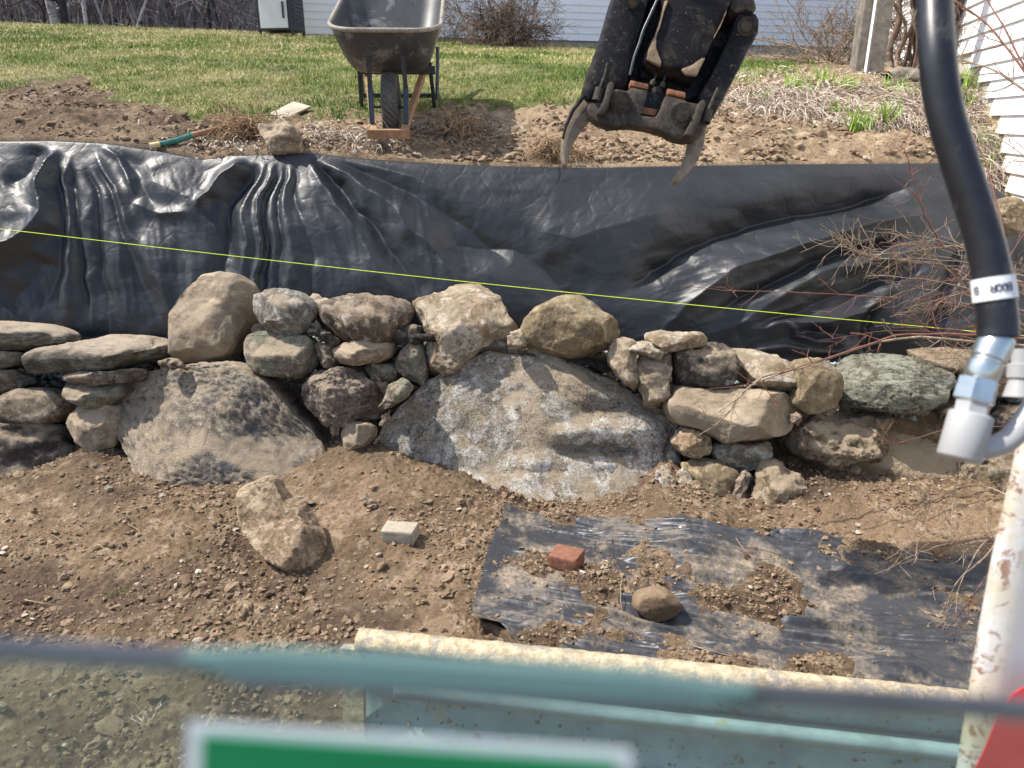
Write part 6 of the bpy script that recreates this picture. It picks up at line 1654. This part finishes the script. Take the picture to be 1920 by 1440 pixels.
# ------------------------------------------------------------------ shrubs, vine, post, log
def grow(p, d, L_, r, depth, rg, paths, rad, spread=0.5, curl=0.2, up=0.0, kids=4, minr=0.0008):
    n = 6
    q = [np.array(p, float)]; dd = np.array(d, float)
    for i in range(n - 1):
        dd = dd + rg.normal(0, curl, 3) + np.array([0, 0, up]); dd /= np.linalg.norm(dd)
        q.append(q[-1] + dd * L_ / (n - 1))
    q = np.array(q)
    paths.append(q); rad.append(np.linspace(r, max(minr, r * 0.45), n))
    if depth <= 0: return
    for i in range(kids):
        u_ = rg.uniform(0.2, 0.98); k0 = q[int(u_ * (n - 1))]
        nd = dd * 0.7 + rg.normal(0, spread, 3); nd /= np.linalg.norm(nd)
        grow(k0, nd, L_ * rg.uniform(0.35, 0.65), max(minr, r * 0.5), depth - 1, rg, paths, rad, spread, curl, up, kids, minr)
# dense brown shrub in front of the back house
rg = np.random.default_rng(5)
bx = wx(948, 12.3); bz = zu1(bx, 12.3)
sh = empty('bare_shrub', (bx, 12.3, bz), 'dense brown leafless shrub in front of the back house, right of the wheelbarrow', 'shrub')
paths, rad = [], []
for i in range(46):
    a = rg.uniform(0, 6.28); d = np.array([math.cos(a) * rg.uniform(0.1, 1.0), math.sin(a) * 0.5, rg.uniform(0.35, 1.2)]); d /= np.linalg.norm(d)
    grow(np.array([rg.normal(0, .22), rg.normal(0, .12), 0]), d, rg.uniform(0.7, 1.15), 0.012, 3, rg, paths, rad, 0.55, 0.22, -0.05, 4, 0.0028)
tube_obj('twigs', paths, rad, M['vine'], sh, 3)
# airy bare shrub left of the post
def shrub(px, Y, n, Lr, label, seed, mat='twig', xs_=1.0, r=0.006, kids=4, depth=3, up=-0.02, minr=0.0016, zoff=0, dirx=0):
    rg = np.random.default_rng(seed)
    x = wx(px, Y); z = zu1(x, Y) + zoff
    s_ = empty('bare_shrub', (x, Y, z), label, 'shrub')
    paths, rad = [], []
    for i in range(n):
        a = rg.uniform(0, 6.28); d = np.array([math.cos(a) * xs_ + dirx, math.sin(a) * 0.6, rg.uniform(0.2, 1.1)]); d /= np.linalg.norm(d)
        grow(np.array([rg.normal(0, .06), rg.normal(0, .05), 0]), d, rg.uniform(*Lr), r, depth, rg, paths, rad, 0.5, 0.2, up, kids, minr)
    tube_obj('twigs', paths, rad, M[mat], s_, 4)
    return s_
shrub(1570, 7.4, 24, (0.6, 1.0), 'airy grey leafless shrub arching left of the wooden post', 21, 'twig', 1.0, 0.007, 4, 3, -0.03, 0.0018, 0, -0.35)
shrub(1700, 7.2, 14, (0.4, 0.8), 'tangled leafless shrub behind the vine stems, left of the hose', 22, 'vine', 1.0, 0.007, 4, 3, 0.02, 0.0018)
shrub(1810, 6.6, 9, (0.5, 0.9), 'thin leafless shrub rising against the right siding', 23, 'twig', 0.6, 0.005, 4, 2, 0.03, 0.0016)
# wooden post of two timbers
pc = on_upper(1628, 138)
post = empty('wooden_post', tuple(pc), 'weathered grey double timber post standing in the mulch bed', 'post')
bm = bmesh.new(); bm_box(bm, (0.025, 0, 0.8), (0.125, 0.12, 1.9), None, 0.008); bm_obj('timber', bm, M['greypost'], post)
bm = bmesh.new(); bm_box(bm, (-0.075, 0.05, 0.8), (0.06, 0.12, 1.9), None, 0.006); bm_obj('timber', bm, M['greypost'], post)
bm = bmesh.new(); bm_box(bm, (-0.041, 0.0, 0.85), (0.003, 0.11, 1.9), None, 0.0); bm_obj('white_strip', bm, M['siding'], post)
# twisted vine trunk
vc = on_upper(1722, 132)
vn = empty('vine_trunk', tuple(vc), 'shaggy twisted vine stems with peeling bark right of the wooden post', 'vine')
rg = np.random.default_rng(8)
for i in range(26):
    x0 = rg.normal(0, 0.10); pts = []
    ph = rg.uniform(0, 6.28)
    for j in range(9):
        z_ = -0.05 + j * 0.2
        pts.append((x0 + 0.05 * math.sin(ph + j * 0.8) + rg.normal(0, .015) + 0.02 * j * rg.normal(0, 1), 0.10 * math.sin(ph * 2 + j * .6) + rg.normal(0, .02), z_))
    tube_obj('vine_stem', [smooth_path(pts, 24)], [np.linspace(rg.uniform(.010, .035), rg.uniform(.004, .014), 24)], M['vine'], vn, 7)
# rotten log
lg = [PT(1660, 146, 5.35), PT(1700, 140, 5.45), PT(1760, 150, 5.3), PT(1800, 158, 5.2)]
V, F = tubes([smooth_path(lg, 30)], [np.full(30, 0.045)], 14)
V = V + (0.02 * fbm(V * 12, 3, 2, 0.5, True))[:, None] * np.array([0, -.5, 1])
link('log', mesh_np('log', V, F, M['greypost']), label='rotten grey log lying at the foot of the vine stems', category='log')

# big bare branches reaching in from the right, in front of the fabric
rg = np.random.default_rng(15)
br_ = empty('cut_branches', tuple(PT(1990, 690, 2.9)), 'heap of leafless honeysuckle branches reaching in from the right over the wall and fabric', 'branches')
bo = np.array(br_.location)
def traced(pts, t0, t1, r0, r1, mat='twig', kids=5, L_=0.16, n=26, sub=True, spread=0.8):
    ts = np.linspace(t0, t1, len(pts))
    p = smooth_path([PT(x, y, t) for (x, y), t in zip(pts, ts)], n)
    p = p + rg.normal(0, 0.0015, p.shape)
    paths, rad = [p], [np.linspace(r0, r1, n)]
    if sub:
        for i in range(kids):
            j = rg.integers(2, n - 1); d = p[j] - p[j - 1]; d /= np.linalg.norm(d)
            d = d * 0.8 + rg.normal(0, spread, 3) * np.array([1, .5, 1]); d /= np.linalg.norm(d)
            grow(p[j], d, L_ * rg.uniform(0.5, 1.3), max(0.0012, r0 * 0.42), 1, rg, paths, rad, 0.55, 0.16, 0.03, 3, 0.0008)
    return tube_obj('branch', [q - bo for q in paths], rad, M[mat], br_, 6)
traced([(1960, 652), (1830, 641), (1700, 633), (1600, 655), (1500, 690), (1430, 706), (1385, 745), (1366, 775), (1335, 800), (1310, 816)], 2.95, 2.62, 0.0062, 0.0014, 'twig', 9, 0.10)
traced([(1960, 640), (1830, 628), (1700, 627), (1640, 642), (1560, 668), (1480, 694), (1400, 722), (1320, 731)], 2.9, 2.64, 0.0055, 0.0012, 'redtwig', 8, 0.10)
traced([(1430, 706), (1390, 740), (1375, 770), (1366, 820)], 2.64, 2.6, 0.002, 0.001, 'twig', 3, .05)
traced([(1960, 640), (1840, 582), (1700, 560), (1500, 548), (1380, 545), (1276, 537)], 3.0, 3.0, 0.0036, 0.0010, 'redtwig', 12, 0.14)
traced([(1850, 590), (1830, 560), (1760, 490), (1700, 455), (1640, 480), (1600, 470), (1560, 440)], 3.1, 3.0, 0.004, 0.0012, 'twig', 12, 0.16)
traced([(1930, 620), (1850, 545), (1780, 500), (1700, 488), (1620, 478), (1572, 440)], 3.15, 3.05, 0.0048, 0.0012, 'twig', 12, 0.18)
traced([(1850, 458), (1790, 462), (1720, 470), (1640, 478)], 3.1, 3.05, 0.0045, 0.002, 'twig', 8, 0.16)
traced([(1770, 465), (1736, 405), (1715, 340), (1700, 290), (1686, 272)], 3.05, 2.95, 0.0040, 0.0010, 'redtwig', 5, 0.10)
traced([(1735, 400), (1715, 365), (1680, 340), (1660, 322)], 3.0, 2.95, 0.0026, 0.0010, 'redtwig', 2, 0.08)
for i in range(22):
    y0 = rg.uniform(500, 680); x1 = rg.uniform(1530, 1800); y1 = y0 + rg.normal(-25, 45)
    traced([(rg.uniform(1880, 1990), y0), ((1900 + x1) / 2 + rg.normal(0, 20), (y0 + y1) / 2 - rg.uniform(0, 30)), (x1, y1)], rg.uniform(2.8, 3.2), rg.uniform(2.9, 3.1), rg.uniform(.0016, .0036), 0.0009, rg.choice(['twig', 'twig', 'redtwig']), 6, 0.13, 14)
# twigs lower right over the bank and ground cloth
for pts, r0 in (([(1960, 960), (1880, 1000), (1835, 1030), (1790, 1120), (1765, 1190)], .0036), ([(1960, 900), (1900, 975), (1850, 1040), (1800, 1085), (1765, 1150)], .0034), ([(1950, 980), (1870, 1050), (1830, 1110), (1780, 1180), (1762, 1210)], .003), ([(1930, 820), (1880, 800), (1780, 805), (1700, 826), (1650, 831)], .0022), ([(1940, 960), (1860, 915), (1800, 915), (1760, 935), (1712, 955)], .0024), ([(1900, 1040), (1800, 1022), (1740, 1030), (1640, 1078)], .0018), ([(1830, 960), (1790, 990), (1720, 1010), (1660, 1050)], .0018), ([(1800, 860), (1795, 900), (1785, 960), (1780, 1010)], .002)):
    traced(pts, 2.35 if pts[0][1] > 880 else 2.7, 2.25 if pts[-1][1] > 1000 else 2.72, r0, .0009, rg.choice(['twig', 'redtwig']), 7, 0.10, 18)
# reddish stems in front of the right siding
tall = empty('sapling_stems', tuple(PT(1990, 600, 2.6)), 'long reddish bare stems crossing in front of the right siding', 'sapling')
bo2 = np.array(tall.location)
def stem(pts, t0, t1, r0, r1, kids, mat='redtwig', L_=0.15):
    ts = np.linspace(t0, t1, len(pts))
    p = smooth_path([PT(x, y, t) for (x, y), t in zip(pts, ts)], 24)
    paths, rad = [p], [np.linspace(r0, r1, 24)]
    for i in range(kids):
        j = rg.integers(2, 22); d = p[j] - p[j - 1]; d /= np.linalg.norm(d)
        d = d * 0.8 + rg.normal(0, 0.6, 3) * np.array([1, .4, 1]); d /= np.linalg.norm(d)
        grow(p[j], d, L_ * rg.uniform(0.5, 1.3), r0 * 0.4, 1, rg, paths, rad, 0.5, 0.15, 0.03, 3, 0.0008)
    tube_obj('stem', [q - bo2 for q in paths], rad, M[mat], tall, 6)
stem([(2000, 260), (1925, 140), (1880, 80), (1845, 40), (1790, 0), (1760, -40)], 2.6, 2.9, .0050, .0025, 6)
stem([(1990, 240), (1915, 115), (1885, 55), (1860, 15), (1840, -20)], 2.6, 2.9, .0042, .0020, 4)
stem([(2000, 220), (1925, 172), (1870, 135), (1830, 120), (1780, 108)], 2.6, 3.0, .0060, .0022, 12, 'twig', 0.2)
stem([(1900, 600), (1882, 440), (1868, 380), (1850, 310), (1828, 262), (1805, 232)], 2.6, 2.8, .0042, .0016, 5)
stem([(1990, 330), (1925, 295), (1880, 265), (1830, 250)], 2.7, 3.1, .0022, .0012, 8, 'twig')
# long thin twigs and stalks lying on soil and cloth
TW_ = [([(1168, 1078), (1163, 1110), (1166, 1145), (1180, 1180), (1205, 1208)], .0016), ([(1278, 1205), (1320, 1222), (1400, 1240), (1440, 1250), (1462, 1268)], .0020), ([(1250, 1222), (1300, 1217), (1370, 1228)], .0014), ([(1378, 1010), (1400, 1040), (1430, 1052), (1490, 1045)], .0016), ([(1000, 965), (1060, 958), (1130, 948), (1200, 935)], .0012), ([(240, 985), (262, 1000), (258, 1020), (240, 1030)], .0018), ([(48, 1128), (80, 1135), (100, 1137)], .003), ([(200, 1215), (225, 1216), (240, 1226)], .0024), ([(340, 985), (380, 1002)], .0014), ([(88, 1000), (110, 1014), (124, 1024)], .0014), ([(420, 985), (440, 1000), (470, 1010)], .0012)]
for i, (pts, r0) in enumerate(TW_):
    p = [top_surface(x, y) + np.array([0, 0, 0.006 + 0.003 * (j % 2)]) for j, (x, y) in enumerate(pts)]
    where = 'on the black ground cloth' if pts[0][0] > 900 else 'on the brown soil'
    lb = ['curved thin twig upright beside the brown cobble', 'long pale stalk across the soil heap near the blade', 'short pale stalk crossing the long one near the blade', 'bent dry stalk on the far part of the ground cloth', 'dark thin twig at the foot of the granite boulder', 'pale hooked root on the soil below the large left boulder', 'thick pale stick on the soil at the left edge', 'bent pale stick beside the dark window edge', 'short straight twig left of the long angular rock', 'thin root scrap on the soil below the damp boulder', 'fine root scrap close to the long angular rock'][i]
    tube_obj('twig', [smooth_path(p, 16)], [np.linspace(r0, r0 * .6, 16)], M['root'] if i > 4 else M['twig'], None, 5, label=lb, category='twig')
